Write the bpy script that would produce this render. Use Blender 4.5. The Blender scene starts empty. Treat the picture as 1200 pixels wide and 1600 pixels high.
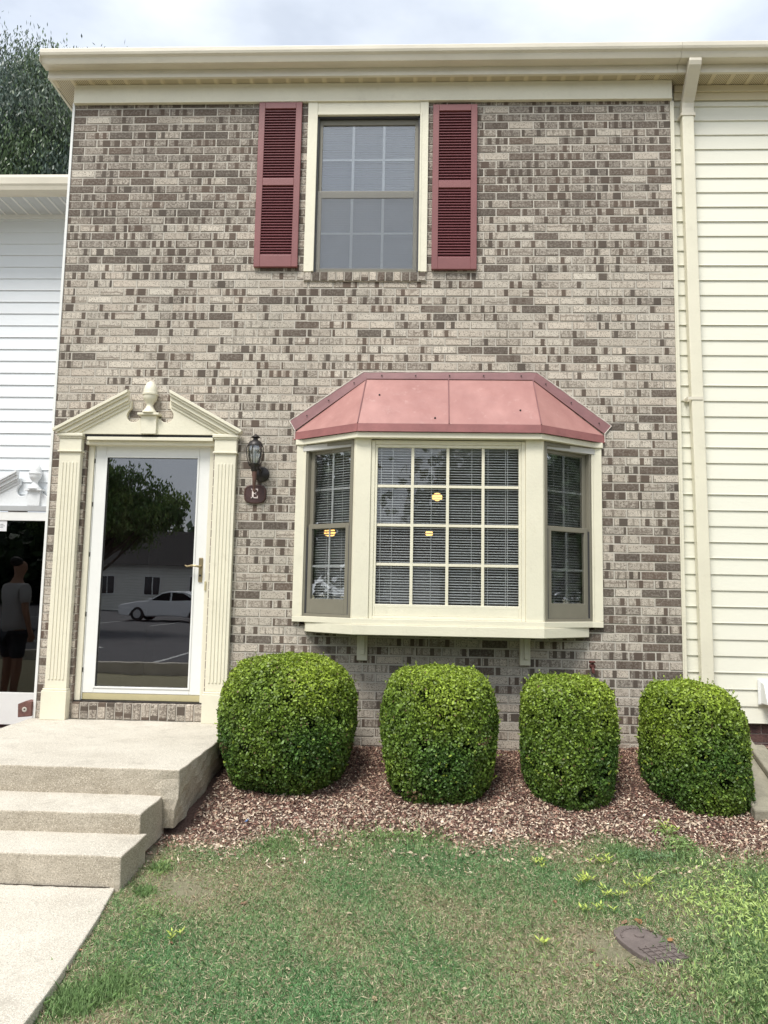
import bpy, bmesh, math, random
import numpy as np
from mathutils import Matrix, Vector
random.seed(7); rng = np.random.default_rng(11)
R = math.radians
C = bpy.context.scene.collection
S = bpy.context.scene

# ------------------------------------------------------------------ camera
YAW, PIT, ROLL = -0.0409, 0.1058, 0.0185
CAM = Vector((2.8981, -5.846, 1.2118))
fwd = Vector((math.sin(YAW)*math.cos(PIT), math.cos(YAW)*math.cos(PIT), math.sin(PIT)))
r0 = Vector((math.cos(YAW), -math.sin(YAW), 0)); u0 = r0.cross(fwd)
rr = r0*math.cos(ROLL)+u0*math.sin(ROLL); uu = -r0*math.sin(ROLL)+u0*math.cos(ROLL)
cam = bpy.data.cameras.new('camera'); co = bpy.data.objects.new('camera', cam); C.objects.link(co)
cam.sensor_fit = 'VERTICAL'; cam.sensor_height = 36; cam.lens = 1180/1600*36
cam.clip_start = .05; cam.clip_end = 2000
co.matrix_world = Matrix(((rr.x, uu.x, -fwd.x, CAM.x), (rr.y, uu.y, -fwd.y, CAM.y), (rr.z, uu.z, -fwd.z, CAM.z), (0, 0, 0, 1)))
S.camera = co
S.render.resolution_x = 768; S.render.resolution_y = 1024

# ------------------------------------------------------------------ sky and sun
SUN_EL, SUN_AZ = 58, 205       # azimuth clockwise from +y: from behind the camera, slightly left
w = bpy.data.worlds.new('World'); S.world = w; w.use_nodes = True
nt = w.node_tree; bg = nt.nodes['Background']
sky = nt.nodes.new('ShaderNodeTexSky'); sky.sky_type = 'NISHITA'; sky.sun_disc = False
sky.sun_elevation = R(SUN_EL); sky.sun_rotation = R(SUN_AZ); sky.dust_density = 2.0
tc = nt.nodes.new('ShaderNodeTexCoord'); mp = nt.nodes.new('ShaderNodeMapping'); mp.inputs['Scale'].default_value = (1, 1, 2.2)
nz = nt.nodes.new('ShaderNodeTexNoise'); nz.inputs['Scale'].default_value = 2.6; nz.inputs['Detail'].default_value = 6
cr = nt.nodes.new('ShaderNodeValToRGB'); cr.color_ramp.elements[0].position = .36; cr.color_ramp.elements[1].position = .62
cr.color_ramp.elements[0].color = (.55, .55, .55, 1); cr.color_ramp.elements[1].color = (1, 1, 1, 1)
nz2 = nt.nodes.new('ShaderNodeTexNoise'); nz2.inputs['Scale'].default_value = 5; nz2.inputs['Detail'].default_value = 5
cr2 = nt.nodes.new('ShaderNodeValToRGB'); cr2.color_ramp.elements[0].position = .3; cr2.color_ramp.elements[1].position = .7
cr2.color_ramp.elements[0].color = (7.9, 8.5, 9.4, 1); cr2.color_ramp.elements[1].color = (9.0, 9.5, 10.1, 1)
mx = nt.nodes.new('ShaderNodeMix'); mx.data_type = 'RGBA'
L = nt.links.new
L(tc.outputs['Generated'], mp.inputs[0]); L(mp.outputs[0], nz.inputs[0]); L(mp.outputs[0], nz2.inputs[0])
L(nz.outputs[0], cr.inputs[0]); L(nz2.outputs[0], cr2.inputs[0])
L(cr.outputs[0], mx.inputs[0]); L(sky.outputs[0], mx.inputs[6]); L(cr2.outputs[0], mx.inputs[7]); L(mx.outputs[2], bg.inputs[0])
bg.inputs[1].default_value = 0.095
sl = bpy.data.lights.new('sun', 'SUN'); sl.energy = 2.6; sl.angle = R(22); sl.color = (1, .965, .91)
so = bpy.data.objects.new('sun', sl); C.objects.link(so); so.location = (0, -8, 12)
az = R(SUN_AZ); el = R(SUN_EL)
sd = Vector((math.sin(az)*math.cos(el), math.cos(az)*math.cos(el), math.sin(el)))
so.rotation_euler = sd.to_track_quat('Z', 'Y').to_euler()
S.view_settings.view_transform = 'Standard'; S.view_settings.look = 'None'; S.view_settings.gamma = 1
S.view_settings.exposure = 0.56

# ------------------------------------------------------------------ materials
def newmat(name):
    m = bpy.data.materials.new(name); m.use_nodes = True
    return m, m.node_tree.nodes, m.node_tree.links, m.node_tree.nodes['Principled BSDF']
def rgb(r, g, b): return (r, g, b, 1)
def painted(name, col, rough=.45, var=.08, scale=6, bump=.0, bscale=80, dirt=0.0, dirtcol=(.25, .22, .17), stretch=(1, 1, 1), metal=0):
    """paint or plain stuff with slight uneven tone, dirt and fine bump"""
    m, n, l, p = newmat(name)
    t = n.new('ShaderNodeTexCoord'); mp = n.new('ShaderNodeMapping'); mp.inputs['Scale'].default_value = stretch
    l.new(t.outputs['Object'], mp.inputs[0])
    a = n.new('ShaderNodeTexNoise'); a.inputs['Scale'].default_value = scale; a.inputs['Detail'].default_value = 8; a.inputs['Roughness'].default_value = .62
    l.new(mp.outputs[0], a.inputs[0])
    c = n.new('ShaderNodeValToRGB'); c.color_ramp.elements[0].position = .3; c.color_ramp.elements[1].position = .7
    c.color_ramp.elements[0].color = rgb(*[x*(1-var) for x in col]); c.color_ramp.elements[1].color = rgb(*[min(1, x*(1+var*.6)) for x in col])
    l.new(a.outputs[0], c.inputs[0]); out = c.outputs[0]
    if dirt:
        d = n.new('ShaderNodeTexNoise'); d.inputs['Scale'].default_value = scale*4.3; d.inputs['Detail'].default_value = 9; d.inputs['Roughness'].default_value = .7
        l.new(mp.outputs[0], d.inputs[0])
        dr = n.new('ShaderNodeValToRGB'); dr.color_ramp.elements[0].position = .56; dr.color_ramp.elements[1].position = .78
        dr.color_ramp.elements[1].color = rgb(dirt, dirt, dirt)
        l.new(d.outputs[0], dr.inputs[0])
        x = n.new('ShaderNodeMix'); x.data_type = 'RGBA'; l.new(dr.outputs[0], x.inputs[0]); l.new(out, x.inputs[6]); x.inputs[7].default_value = rgb(*dirtcol); out = x.outputs[2]
    l.new(out, p.inputs['Base Color']); p.inputs['Roughness'].default_value = rough; p.inputs['Metallic'].default_value = metal
    if bump:
        b = n.new('ShaderNodeTexNoise'); b.inputs['Scale'].default_value = bscale; b.inputs['Detail'].default_value = 5; l.new(mp.outputs[0], b.inputs[0])
        bp = n.new('ShaderNodeBump'); bp.inputs['Strength'].default_value = bump; bp.inputs['Distance'].default_value = .004
        l.new(b.outputs[0], bp.inputs['Height']); l.new(bp.outputs[0], p.inputs['Normal'])
    return m
M = {}
M['cream'] = painted('cream_paint', (.775, .735, .585), .42, .06, 3, .3, 60, .32, (.50, .45, .33))
M['cream_gutter'] = painted('cream_gutter_enamel', (.72, .67, .55), .32, .09, 2.5, .12, 30, .25, (.40, .36, .28), (1, 3, 3))
M['soffit'] = painted('soffit_vinyl', (.66, .58, .40), .5, .05, 3, .1)
M['siding_cream'] = painted('cream_vinyl_siding', (.80, .785, .67), .42, .035, 1.6, .15, 45, .10, (.5, .49, .38), (.5, 1, 1.5))
M['siding_white'] = painted('pale_vinyl_siding', (.76, .79, .81), .42, .035, 1.6, .15, 45, .08, (.45, .47, .48), (.5, 1, 1.5))
M['white'] = painted('white_paint', (.80, .80, .77), .35, .04, 4, .1, 50, .12, (.5, .48, .42))
M['white_old'] = painted('flaking_white_paint', (.76, .78, .79), .5, .06, 5, .5, 70, .45, (.30, .28, .26))
M['taupe'] = painted('taupe_aluminium', (.215, .20, .155), .42, .08, 5, .1, 60, .2, (.30, .28, .23))
M['taupe_dark'] = painted('dark_track', (.05, .05, .055), .5, .1, 8)
M['muntin'] = painted('white_grille', (.86, .87, .87), .45, .04, 8)
M['shutter'] = painted('faded_burgundy_vinyl', (.235, .085, .083), .42, .12, 3, .15, 60, .12, (.36, .17, .17))
M['shutter_slat'] = painted('burgundy_slat', (.19, .055, .062), .42, .1, 5)
M['flash'] = painted('shaded_weathered_flashing', (.25, .12, .12), .5, .2, 5, .3, 40, .6, (.19, .09, .09))  # shade of the upright strip is painted into this darker red
M['drip'] = painted('red_drip_edge', (.30, .115, .108), .45, .25, 6, .2, 40, .3, (.25, .10, .10))
M['seam'] = painted('dark_seam', (.12, .05, .05), .6, .3, 20)
M['caulk'] = painted('old_white_caulk', (.66, .61, .54), .8, .2, 20, .8, 60)
M['bronze'] = painted('dark_bronze', (.035, .03, .028), .42, .3, 18, .3, 90, .3, (.10, .07, .05), metal=.35)
M['rust'] = painted('rusty_bronze', (.11, .055, .04), .6, .3, 25, .5, 90)
M['brass'] = painted('worn_brass', (.42, .34, .20), .32, .2, 30, .1, metal=.85)
M['plaque'] = painted('maroon_plaque', (.062, .028, .025), .45, .35, 22, .4, 80, .35, (.30, .17, .14))
M['letter'] = painted('pale_letter', (.78, .68, .64), .5, .05, 30)
M['khaki'] = painted('khaki_sweep', (.50, .44, .25), .5, .08, 8, .2, 60, .3, (.3, .27, .17))
M['maroon_door'] = painted('maroon_door', (.085, .014, .016), .4, .15, 3)
M['room'] = painted('room_wall', (.55, .54, .51), .8, .03, 2)
M['carpet'] = painted('room_floor', (.20, .17, .14), .9, .1, 20)
M['blind'] = painted('white_blind', (.90, .91, .90), .5, .02, 5)
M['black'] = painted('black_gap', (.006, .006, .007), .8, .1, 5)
M['roof'] = painted('asphalt_shingle', (.07, .068, .066), .9, .3, 25, .8, 90)
M['asphalt'] = painted('asphalt_lot', (.085, .085, .09), .9, .2, 1.2, .5, 90, .15, (.10, .10, .10))
M['paintline'] = painted('white_road_paint', (.6, .6, .58), .8, .15, 10)
M['tyre'] = painted('tyre_rubber', (.02, .02, .02), .8, .1, 10)
M['rim'] = painted('alloy_rim', (.45, .45, .46), .3, .05, 10, metal=.7)
M['carpaint'] = painted('silver_white_car_paint', (.84, .85, .86), .22, .03, 2)
M['carglass'] = painted('dark_car_glass', (.012, .013, .015), .06, .05, 2)
M['vanpaint'] = painted('dark_grey_car_paint', (.12, .125, .13), .22, .03, 2)
M['bark'] = painted('bark', (.10, .075, .055), .9, .35, 12, 1.0, 30, .3, (.04, .03, .022), (1, 1, .3))
M['twig'] = painted('twig', (.05, .037, .025), .9, .3, 30)
M['spigot'] = painted('rusty_red_spigot', (.10, .028, .022), .5, .4, 40, .4, 90)
M['lid'] = painted('iron_meter_lid', (.155, .125, .115), .75, .25, 14, .8, 70, .4, (.26, .22, .19))
M['splash'] = painted('mossy_concrete', (.27, .25, .19), .95, .25, 9, 1.0, 50, .6, (.10, .10, .055))
M['skin'] = painted('skin', (.42, .24, .16), .6, .05, 8)
M['shirt'] = painted('grey_shirt', (.50, .51, .52), .85, .08, 6)
M['shorts'] = painted('dark_shorts', (.05, .055, .07), .85, .1, 6)
M['hair'] = painted('dark_hair', (.02, .016, .012), .6, .2, 40)
M['litter'] = painted('blue_plastic_scrap', (.10, .22, .48), .4, .1, 20)
M['sticker'] = painted('pale_sticker', (.75, .75, .75), .4, .03, 20)
M['sticker_ink'] = painted('sticker_ink', (.08, .08, .09), .5, .03, 20)
M['screen'] = None
M['blind_dim'] = painted('dimmed_white_blind', (.40, .42, .46), .5, .03, 5)  # white blind with the dimness behind the upper glass put into its colour

def concrete(name, light, dark, scale=330):
    m, n, l, p = newmat(name)
    t = n.new('ShaderNodeTexCoord')
    a = n.new('ShaderNodeTexNoise'); a.inputs['Scale'].default_value = 3.1; a.inputs['Detail'].default_value = 8; l.new(t.outputs['Object'], a.inputs[0])
    c = n.new('ShaderNodeValToRGB'); c.color_ramp.elements[0].position = .3; c.color_ramp.elements[1].position = .72
    c.color_ramp.elements[0].color = rgb(*dark); c.color_ramp.elements[1].color = rgb(*light); l.new(a.outputs[0], c.inputs[0])
    # exposed aggregate: dark and pale specks
    v = n.new('ShaderNodeTexVoronoi'); v.inputs['Scale'].default_value = scale; l.new(t.outputs['Object'], v.inputs[0])
    sp = n.new('ShaderNodeSeparateColor'); l.new(v.outputs['Color'], sp.inputs[0])
    r1 = n.new('ShaderNodeValToRGB'); r1.color_ramp.elements[0].position = .82; r1.color_ramp.elements[1].position = .88; l.new(sp.outputs[0], r1.inputs[0])
    r2 = n.new('ShaderNodeValToRGB'); r2.color_ramp.elements[0].position = .74; r2.color_ramp.elements[1].position = .82; l.new(sp.outputs[1], r2.inputs[0])
    x = n.new('ShaderNodeMix'); x.data_type = 'RGBA'; l.new(r2.outputs[0], x.inputs[0]); l.new(c.outputs[0], x.inputs[6]); x.inputs[7].default_value = rgb(*[min(.85, q*1.2) for q in light])
    mu = n.new('ShaderNodeMath'); mu.operation = 'MULTIPLY'; mu.inputs[1].default_value = .45; l.new(r1.outputs[0], mu.inputs[0])
    y = n.new('ShaderNodeMix'); y.data_type = 'RGBA'; l.new(mu.outputs[0], y.inputs[0]); l.new(x.outputs[2], y.inputs[6]); y.inputs[7].default_value = rgb(*[q*.33 for q in dark])
    d = n.new('ShaderNodeTexNoise'); d.inputs['Scale'].default_value = 7; d.inputs['Detail'].default_value = 10; d.inputs['Roughness'].default_value = .75; l.new(t.outputs['Object'], d.inputs[0])
    dr = n.new('ShaderNodeValToRGB'); dr.color_ramp.elements[0].position = .54; dr.color_ramp.elements[1].position = .75; dr.color_ramp.elements[1].color = rgb(.75, .75, .75); l.new(d.outputs[0], dr.inputs[0])
    z = n.new('ShaderNodeMix'); z.data_type = 'RGBA'; l.new(dr.outputs[0], z.inputs[0]); l.new(y.outputs[2], z.inputs[6]); z.inputs[7].default_value = rgb(*[q*.72 for q in dark])
    l.new(z.outputs[2], p.inputs['Base Color']); p.inputs['Roughness'].default_value = .92
    b = n.new('ShaderNodeTexNoise'); b.inputs['Scale'].default_value = 130; b.inputs['Detail'].default_value = 6; l.new(t.outputs['Object'], b.inputs[0])
    bp = n.new('ShaderNodeBump'); bp.inputs['Strength'].default_value = .7; bp.inputs['Distance'].default_value = .004; l.new(b.outputs[0], bp.inputs['Height']); l.new(bp.outputs[0], p.inputs['Normal'])
    return m
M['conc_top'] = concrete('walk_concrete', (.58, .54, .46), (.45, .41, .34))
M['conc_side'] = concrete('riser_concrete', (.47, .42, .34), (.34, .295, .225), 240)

def glassmat(name, gain=1.0, add=.04, tint=(.9, .93, .92), rough=.0, wavy=0.0):
    m, n, l, p = newmat(name); n.remove(p)
    f = n.new('ShaderNodeFresnel'); f.inputs[0].default_value = 1.5
    a = n.new('ShaderNodeMath'); a.operation = 'MULTIPLY_ADD'; a.inputs[1].default_value = gain; a.inputs[2].default_value = add; a.use_clamp = True; l.new(f.outputs[0], a.inputs[0])
    t = n.new('ShaderNodeBsdfTransparent'); t.inputs[0].default_value = rgb(*tint)
    g = n.new('ShaderNodeBsdfGlossy'); g.inputs['Roughness'].default_value = rough; g.inputs[0].default_value = (1, 1, 1, 1)
    x = n.new('ShaderNodeMixShader'); l.new(a.outputs[0], x.inputs[0]); l.new(t.outputs[0], x.inputs[1]); l.new(g.outputs[0], x.inputs[2])
    if wavy:
        tc_ = n.new('ShaderNodeTexCoord'); b = n.new('ShaderNodeTexNoise'); b.inputs['Scale'].default_value = 2.2; l.new(tc_.outputs['Object'], b.inputs[0])
        bp = n.new('ShaderNodeBump'); bp.inputs['Strength'].default_value = wavy; bp.inputs['Distance'].default_value = .01; l.new(b.outputs[0], bp.inputs['Height']); l.new(bp.outputs[0], g.inputs['Normal'])
    l.new(x.outputs[0], n['Material Output'].inputs[0]); return m
M['glass'] = glassmat('window_glass', .8, .015, (.985, .99, .985), wavy=.08)
M['glass_up'] = glassmat('upper_window_glass', 1.2, .06, (.97, .98, .98), wavy=.5)
M['glass_door'] = glassmat('storm_door_glass', 1.6, .10, (.55, .55, .57), wavy=.05)
M['glass_dark'] = glassmat('neighbour_door_glass', 1.1, .02, (.3, .3, .32), wavy=.05)
M['glass_lamp'] = glassmat('lantern_glass', 1.0, .15, (.8, .84, .84), .1)
def screenmat():
    m, n, l, p = newmat('insect_screen'); p.inputs['Base Color'].default_value = rgb(.26, .27, .28); p.inputs['Roughness'].default_value = .7
    t = n.new('ShaderNodeBsdfTransparent'); x = n.new('ShaderNodeMixShader'); x.inputs[0].default_value = .13
    l.new(t.outputs[0], x.inputs[1]); l.new(p.outputs[0], x.inputs[2]); l.new(x.outputs[0], n['Material Output'].inputs[0]); return m
M['screen'] = screenmat()
def bulbmat(name, col, st):
    m, n, l, p = newmat(name); p.inputs['Base Color'].default_value = rgb(*col); p.inputs['Emission Color'].default_value = rgb(*col); p.inputs['Emission Strength'].default_value = st; return m
M['bulb'] = bulbmat('warm_lit_glass', (1, .55, .16), 2.2)

def brickmat(name, light, mid, dark, warm):
    """bricks carry UV 'local' (metres inside the brick) and 'seed' (random, tone)"""
    m, n, l, p = newmat(name)
    def node(t, **k):
        q = n.new(t)
        for a, b in k.items(): setattr(q, a, b)
        return q
    def math_(op, a, b=None, c=None, clamp=False):
        q = node('ShaderNodeMath', operation=op, use_clamp=clamp)
        for i, v in enumerate((a, b, c)):
            if v is None: continue
            if isinstance(v, (int, float)): q.inputs[i].default_value = v
            else: l.new(v, q.inputs[i])
        return q.outputs[0]
    def ramp(v, a, b, ca=0, cb=1):
        q = node('ShaderNodeMapRange', clamp=True, interpolation_type='SMOOTHSTEP'); l.new(v, q.inputs[0])
        q.inputs[1].default_value = a; q.inputs[2].default_value = b; q.inputs[3].default_value = ca; q.inputs[4].default_value = cb; return q.outputs[0]
    uv = node('ShaderNodeUVMap', uv_map='local'); sv = node('ShaderNodeUVMap', uv_map='seed')
    su = node('ShaderNodeSeparateXYZ'); l.new(uv.outputs[0], su.inputs[0]); ss = node('ShaderNodeSeparateXYZ'); l.new(sv.outputs[0], ss.inputs[0])
    u, v, seed, tone = su.outputs[0], su.outputs[1], ss.outputs[0], ss.outputs[1]
    off = math_('MULTIPLY', seed, 91.7)
    h2 = math_('FRACT', math_('MULTIPLY', seed, 17.31)); h3 = math_('FRACT', math_('MULTIPLY', seed, 53.77)); h4 = math_('FRACT', math_('MULTIPLY', seed, 7.93))
    # crisp vertical flash bands
    vo = node('ShaderNodeTexWhiteNoise', noise_dimensions='1D')
    cell = math_('FLOOR', math_('ADD', math_('MULTIPLY', u, 31.0), math_('ADD', off, math_('MULTIPLY', h4, 3))))
    l.new(cell, vo.inputs['W'])
    bandp = math_('SUBTRACT', .885, math_('MULTIPLY', ramp(tone, .05, .5), .15))
    band = math_('MULTIPLY', math_('GREATER_THAN', vo.outputs[0], bandp), math_('GREATER_THAN', tone, .06))
    # soft vertical smears
    n1 = node('ShaderNodeTexNoise', noise_dimensions='2D'); cx = node('ShaderNodeCombineXYZ'); l.new(math_('ADD', math_('MULTIPLY', u, 34), off), cx.inputs[0]); l.new(math_('MULTIPLY', v, 5), cx.inputs[1]); l.new(cx.outputs[0], n1.inputs['Vector']); n1.inputs['Scale'].default_value = 1; n1.inputs['Detail'].default_value = 3
    smear = math_('MULTIPLY', ramp(n1.outputs[0], .54, .64), ramp(tone, .0, .30))
    # thin vertical lines
    n2 = node('ShaderNodeTexNoise', noise_dimensions='1D'); l.new(math_('ADD', math_('MULTIPLY', u, 52), math_('MULTIPLY', off, 1.7)), n2.inputs['W']); n2.inputs['Detail'].default_value = 1
    line = math_('MULTIPLY', ramp(math_('ABSOLUTE', math_('SUBTRACT', n2.outputs[0], .56)), .0, .03, .75, 0), math_('GREATER_THAN', h2, .20))
    # horizontal streak along the brick
    n3 = node('ShaderNodeTexNoise', noise_dimensions='2D'); c3 = node('ShaderNodeCombineXYZ'); l.new(math_('ADD', math_('MULTIPLY', u, 18), off), c3.inputs[0]); c3.inputs[1].default_value = 3; l.new(c3.outputs[0], n3.inputs['Vector']); n3.inputs['Scale'].default_value = 1
    vc = math_('ADD', math_('MULTIPLY', h3, .06), math_('MULTIPLY', math_('SUBTRACT', n3.outputs[0], .5), .03))
    hs = math_('MULTIPLY', ramp(math_('ABSOLUTE', math_('SUBTRACT', v, vc)), .003, .010, 1, 0), math_('MULTIPLY', math_('GREATER_THAN', h2, .86), .7))
    # mottling
    tc_ = node('ShaderNodeTexCoord'); n4 = node('ShaderNodeTexNoise'); n4.inputs['Scale'].default_value = 60; n4.inputs['Detail'].default_value = 6; n4.inputs['Roughness'].default_value = .7
    l.new(tc_.outputs['Object'], n4.inputs[0])
    mot = math_('MULTIPLY', ramp(n4.outputs[0], .44, .60), ramp(tone, .15, .55))
    # edge darkening of the fired brick
    ed = math_('MINIMUM', math_('MINIMUM', u, v), math_('SUBTRACT', .0587, v))
    edge = math_('MULTIPLY', ramp(ed, .001, .0085, .85, 0), math_('ADD', .30, math_('MULTIPLY', h4, .70)))
    whole = ramp(tone, .72, .84)
    D = math_('MAXIMUM', math_('MAXIMUM', math_('MULTIPLY', band, .95), math_('MULTIPLY', smear, .62)), math_('MAXIMUM', math_('MULTIPLY', line, .6), math_('MULTIPLY', hs, .8)))
    D = math_('MAXIMUM', D, math_('MAXIMUM', math_('MULTIPLY', mot, .82), edge)); D = math_('MAXIMUM', D, math_('MULTIPLY', whole, .93))
    keep = math_('SUBTRACT', 1, math_('MULTIPLY', ramp(n4.outputs[0], .44, .62), math_('MULTIPLY', whole, .45))); D = math_('MULTIPLY', D, keep)
    base = node('ShaderNodeMix', data_type='RGBA'); l.new(h3, base.inputs[0]); base.inputs[6].default_value = rgb(*light); base.inputs[7].default_value = rgb(*warm)
    b2 = node('ShaderNodeMix', data_type='RGBA'); l.new(ramp(tone, .25, .75), b2.inputs[0]); l.new(base.outputs[2], b2.inputs[6]); b2.inputs[7].default_value = rgb(*mid)
    # dark specks
    vr = node('ShaderNodeTexVoronoi'); vr.inputs['Scale'].default_value = 165; l.new(tc_.outputs['Object'], vr.inputs[0])
    sc = node('ShaderNodeSeparateColor'); l.new(vr.outputs['Color'], sc.inputs[0])
    speck = math_('MULTIPLY', math_('GREATER_THAN', sc.outputs[0], .68), ramp(vr.outputs['Distance'], .3, .6, .95, 0))
    D = math_('MAXIMUM', D, speck)
    dk = node('ShaderNodeMix', data_type='RGBA'); l.new(h2, dk.inputs[0]); dk.inputs[6].default_value = rgb(*dark); dk.inputs[7].default_value = rgb(dark[0]*1.25, dark[1]*1.08, dark[2]*1.0)
    fin = node('ShaderNodeMix', data_type='RGBA'); l.new(D, fin.inputs[0]); l.new(b2.outputs[2], fin.inputs[6]); l.new(dk.outputs[2], fin.inputs[7])
    hv = node('ShaderNodeHueSaturation'); l.new(fin.outputs[2], hv.inputs['Color']); l.new(math_('ADD', .88, math_('MULTIPLY', h4, .24)), hv.inputs['Value'])
    # broad weather staining over the wall
    n5 = node('ShaderNodeTexNoise'); n5.inputs['Scale'].default_value = .9; n5.inputs['Detail'].default_value = 5; l.new(tc_.outputs['Object'], n5.inputs[0])
    h5 = node('ShaderNodeHueSaturation'); l.new(hv.outputs[0], h5.inputs['Color']); l.new(ramp(n5.outputs[0], .3, .7, .88, 1.1), h5.inputs['Value'])
    l.new(h5.outputs[0], p.inputs['Base Color']); p.inputs['Roughness'].default_value = .88
    bp = node('ShaderNodeBump'); bp.inputs['Strength'].default_value = .6; bp.inputs['Distance'].default_value = .003
    l.new(math_('SUBTRACT', n4.outputs[0], math_('MULTIPLY', speck, .5)), bp.inputs['Height']); l.new(bp.outputs[0], p.inputs['Normal'])
    return m
M['brick'] = brickmat('tumbled_brick', (.56, .51, .43), (.36, .32, .27), (.082, .064, .050), (.53, .465, .385))
M['brick_red'] = brickmat('dark_red_brick', (.13, .075, .062), (.10, .05, .045), (.045, .026, .026), (.15, .08, .065))
M['mortar'] = painted('mortar', (.56, .52, .45), .95, .18, 5, 1.0, 220, .35, (.30, .26, .2))
M['mortar_dark'] = painted('mortar_dark', (.22, .18, .16), .95, .15, 9, 1.0, 220)

def leafmat(name, attr='lc', rough=.45, trans=.25):
    m, n, l, p = newmat(name)
    a = n.new('ShaderNodeAttribute'); a.attribute_name = attr
    l.new(a.outputs['Color'], p.inputs['Base Color']); p.inputs['Roughness'].default_value = rough
    p.inputs['Specular IOR Level'].default_value = .4
    t = n.new('ShaderNodeBsdfTranslucent'); l.new(a.outputs['Color'], t.inputs[0])
    x = n.new('ShaderNodeMixShader'); x.inputs[0].default_value = trans; l.new(p.outputs[0], x.inputs[1]); l.new(t.outputs[0], x.inputs[2])
    l.new(x.outputs[0], n['Material Output'].inputs[0]); return m
M['leaf'] = leafmat('leaf'); M['leaf_far'] = leafmat('tree_leaf', trans=.25, rough=.4); M['grass'] = leafmat('grass_blade', rough=.6, trans=.4); M['chip'] = leafmat('mulch_chip', rough=.9, trans=0)

# ground: one material, mulch near the house, thin lawn soil further out, ragged border
def groundmat():
    m, n, l, p = newmat('ground_soil')
    t = n.new('ShaderNodeTexCoord'); s = n.new('ShaderNodeSeparateXYZ'); l.new(t.outputs['Object'], s.inputs[0])
    nb = n.new('ShaderNodeTexNoise'); nb.inputs['Scale'].default_value = 3.2; nb.inputs['Detail'].default_value = 6; l.new(t.outputs['Object'], nb.inputs[0])
    a = n.new('ShaderNodeMath'); a.operation = 'MULTIPLY_ADD'; l.new(nb.outputs[0], a.inputs[0]); a.inputs[1].default_value = .55; l.new(s.outputs[1], a.inputs[2])
    mr = n.new('ShaderNodeMapRange'); l.new(a.outputs[0], mr.inputs[0]); mr.inputs[1].default_value = -1.32; mr.inputs[2].default_value = -1.14
    nf = n.new('ShaderNodeTexNoise'); nf.inputs['Scale'].default_value = 60; nf.inputs['Detail'].default_value = 8; nf.inputs['Roughness'].default_value = .8; l.new(t.outputs['Object'], nf.inputs[0])
    c1 = n.new('ShaderNodeValToRGB'); c1.color_ramp.elements[0].position = .35; c1.color_ramp.elements[1].position = .7
    c1.color_ramp.elements[0].color = rgb(.07, .035, .028); c1.color_ramp.elements[1].color = rgb(.26, .16, .125); l.new(nf.outputs[0], c1.inputs[0])
    c2 = n.new('ShaderNodeValToRGB'); c2.color_ramp.elements[0].position = .35; c2.color_ramp.elements[1].position = .7
    c2.color_ramp.elements[0].color = rgb(.20, .19, .11); c2.color_ramp.elements[1].color = rgb(.42, .38, .25); l.new(nf.outputs[0], c2.inputs[0])
    x = n.new('ShaderNodeMix'); x.data_type = 'RGBA'; l.new(mr.outputs[0], x.inputs[0]); l.new(c2.outputs[0], x.inputs[6]); l.new(c1.outputs[0], x.inputs[7])
    l.new(x.outputs[2], p.inputs['Base Color']); p.inputs['Roughness'].default_value = 1
    bp = n.new('ShaderNodeBump'); bp.inputs['Strength'].default_value = 1; bp.inputs['Distance'].default_value = .02; l.new(nf.outputs[0], bp.inputs['Height']); l.new(bp.outputs[0], p.inputs['Normal'])
    return m
M['ground'] = groundmat()
def metalroof():
    m, n, l, p = newmat('faded_pink_metal')
    t = n.new('ShaderNodeTexCoord'); mp = n.new('ShaderNodeMapping'); mp.inputs['Scale'].default_value = (7, 7, 1.2); l.new(t.outputs['Object'], mp.inputs[0])
    a = n.new('ShaderNodeTexNoise'); a.inputs['Scale'].default_value = 1.2; a.inputs['Detail'].default_value = 8; l.new(mp.outputs[0], a.inputs[0])
    b = n.new('ShaderNodeTexNoise'); b.inputs['Scale'].default_value = 2.2; b.inputs['Detail'].default_value = 6; l.new(t.outputs['Object'], b.inputs[0])
    q = n.new('ShaderNodeMath'); q.operation = 'MULTIPLY'; l.new(a.outputs[0], q.inputs[0]); l.new(b.outputs[0], q.inputs[1])
    c = n.new('ShaderNodeValToRGB'); c.color_ramp.elements[0].position = .05; c.color_ramp.elements[1].position = .45
    c.color_ramp.elements[0].color = rgb(.32, .15, .135); c.color_ramp.elements[1].color = rgb(.45, .235, .21); l.new(q.outputs[0], c.inputs[0])
    e = n.new('ShaderNodeTexNoise'); e.inputs['Scale'].default_value = 14; e.inputs['Detail'].default_value = 9; e.inputs['Roughness'].default_value = .75; l.new(t.outputs['Object'], e.inputs[0])
    er = n.new('ShaderNodeValToRGB'); er.color_ramp.elements[0].position = .57; er.color_ramp.elements[1].position = .72; er.color_ramp.elements[1].color = rgb(.45, .45, .45); l.new(e.outputs[0], er.inputs[0])
    xx = n.new('ShaderNodeMix'); xx.data_type = 'RGBA'; l.new(er.outputs[0], xx.inputs[0]); l.new(c.outputs[0], xx.inputs[6]); xx.inputs[7].default_value = rgb(.56, .38, .34)
    l.new(xx.outputs[2], p.inputs['Base Color']); p.inputs['Roughness'].default_value = .42
    bp = n.new('ShaderNodeBump'); bp.inputs['Strength'].default_value = .5; bp.inputs['Distance'].default_value = .04; l.new(b.outputs[0], bp.inputs['Height']); l.new(bp.outputs[0], p.inputs['Normal'])
    return m
M['metal_roof'] = metalroof()
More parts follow.
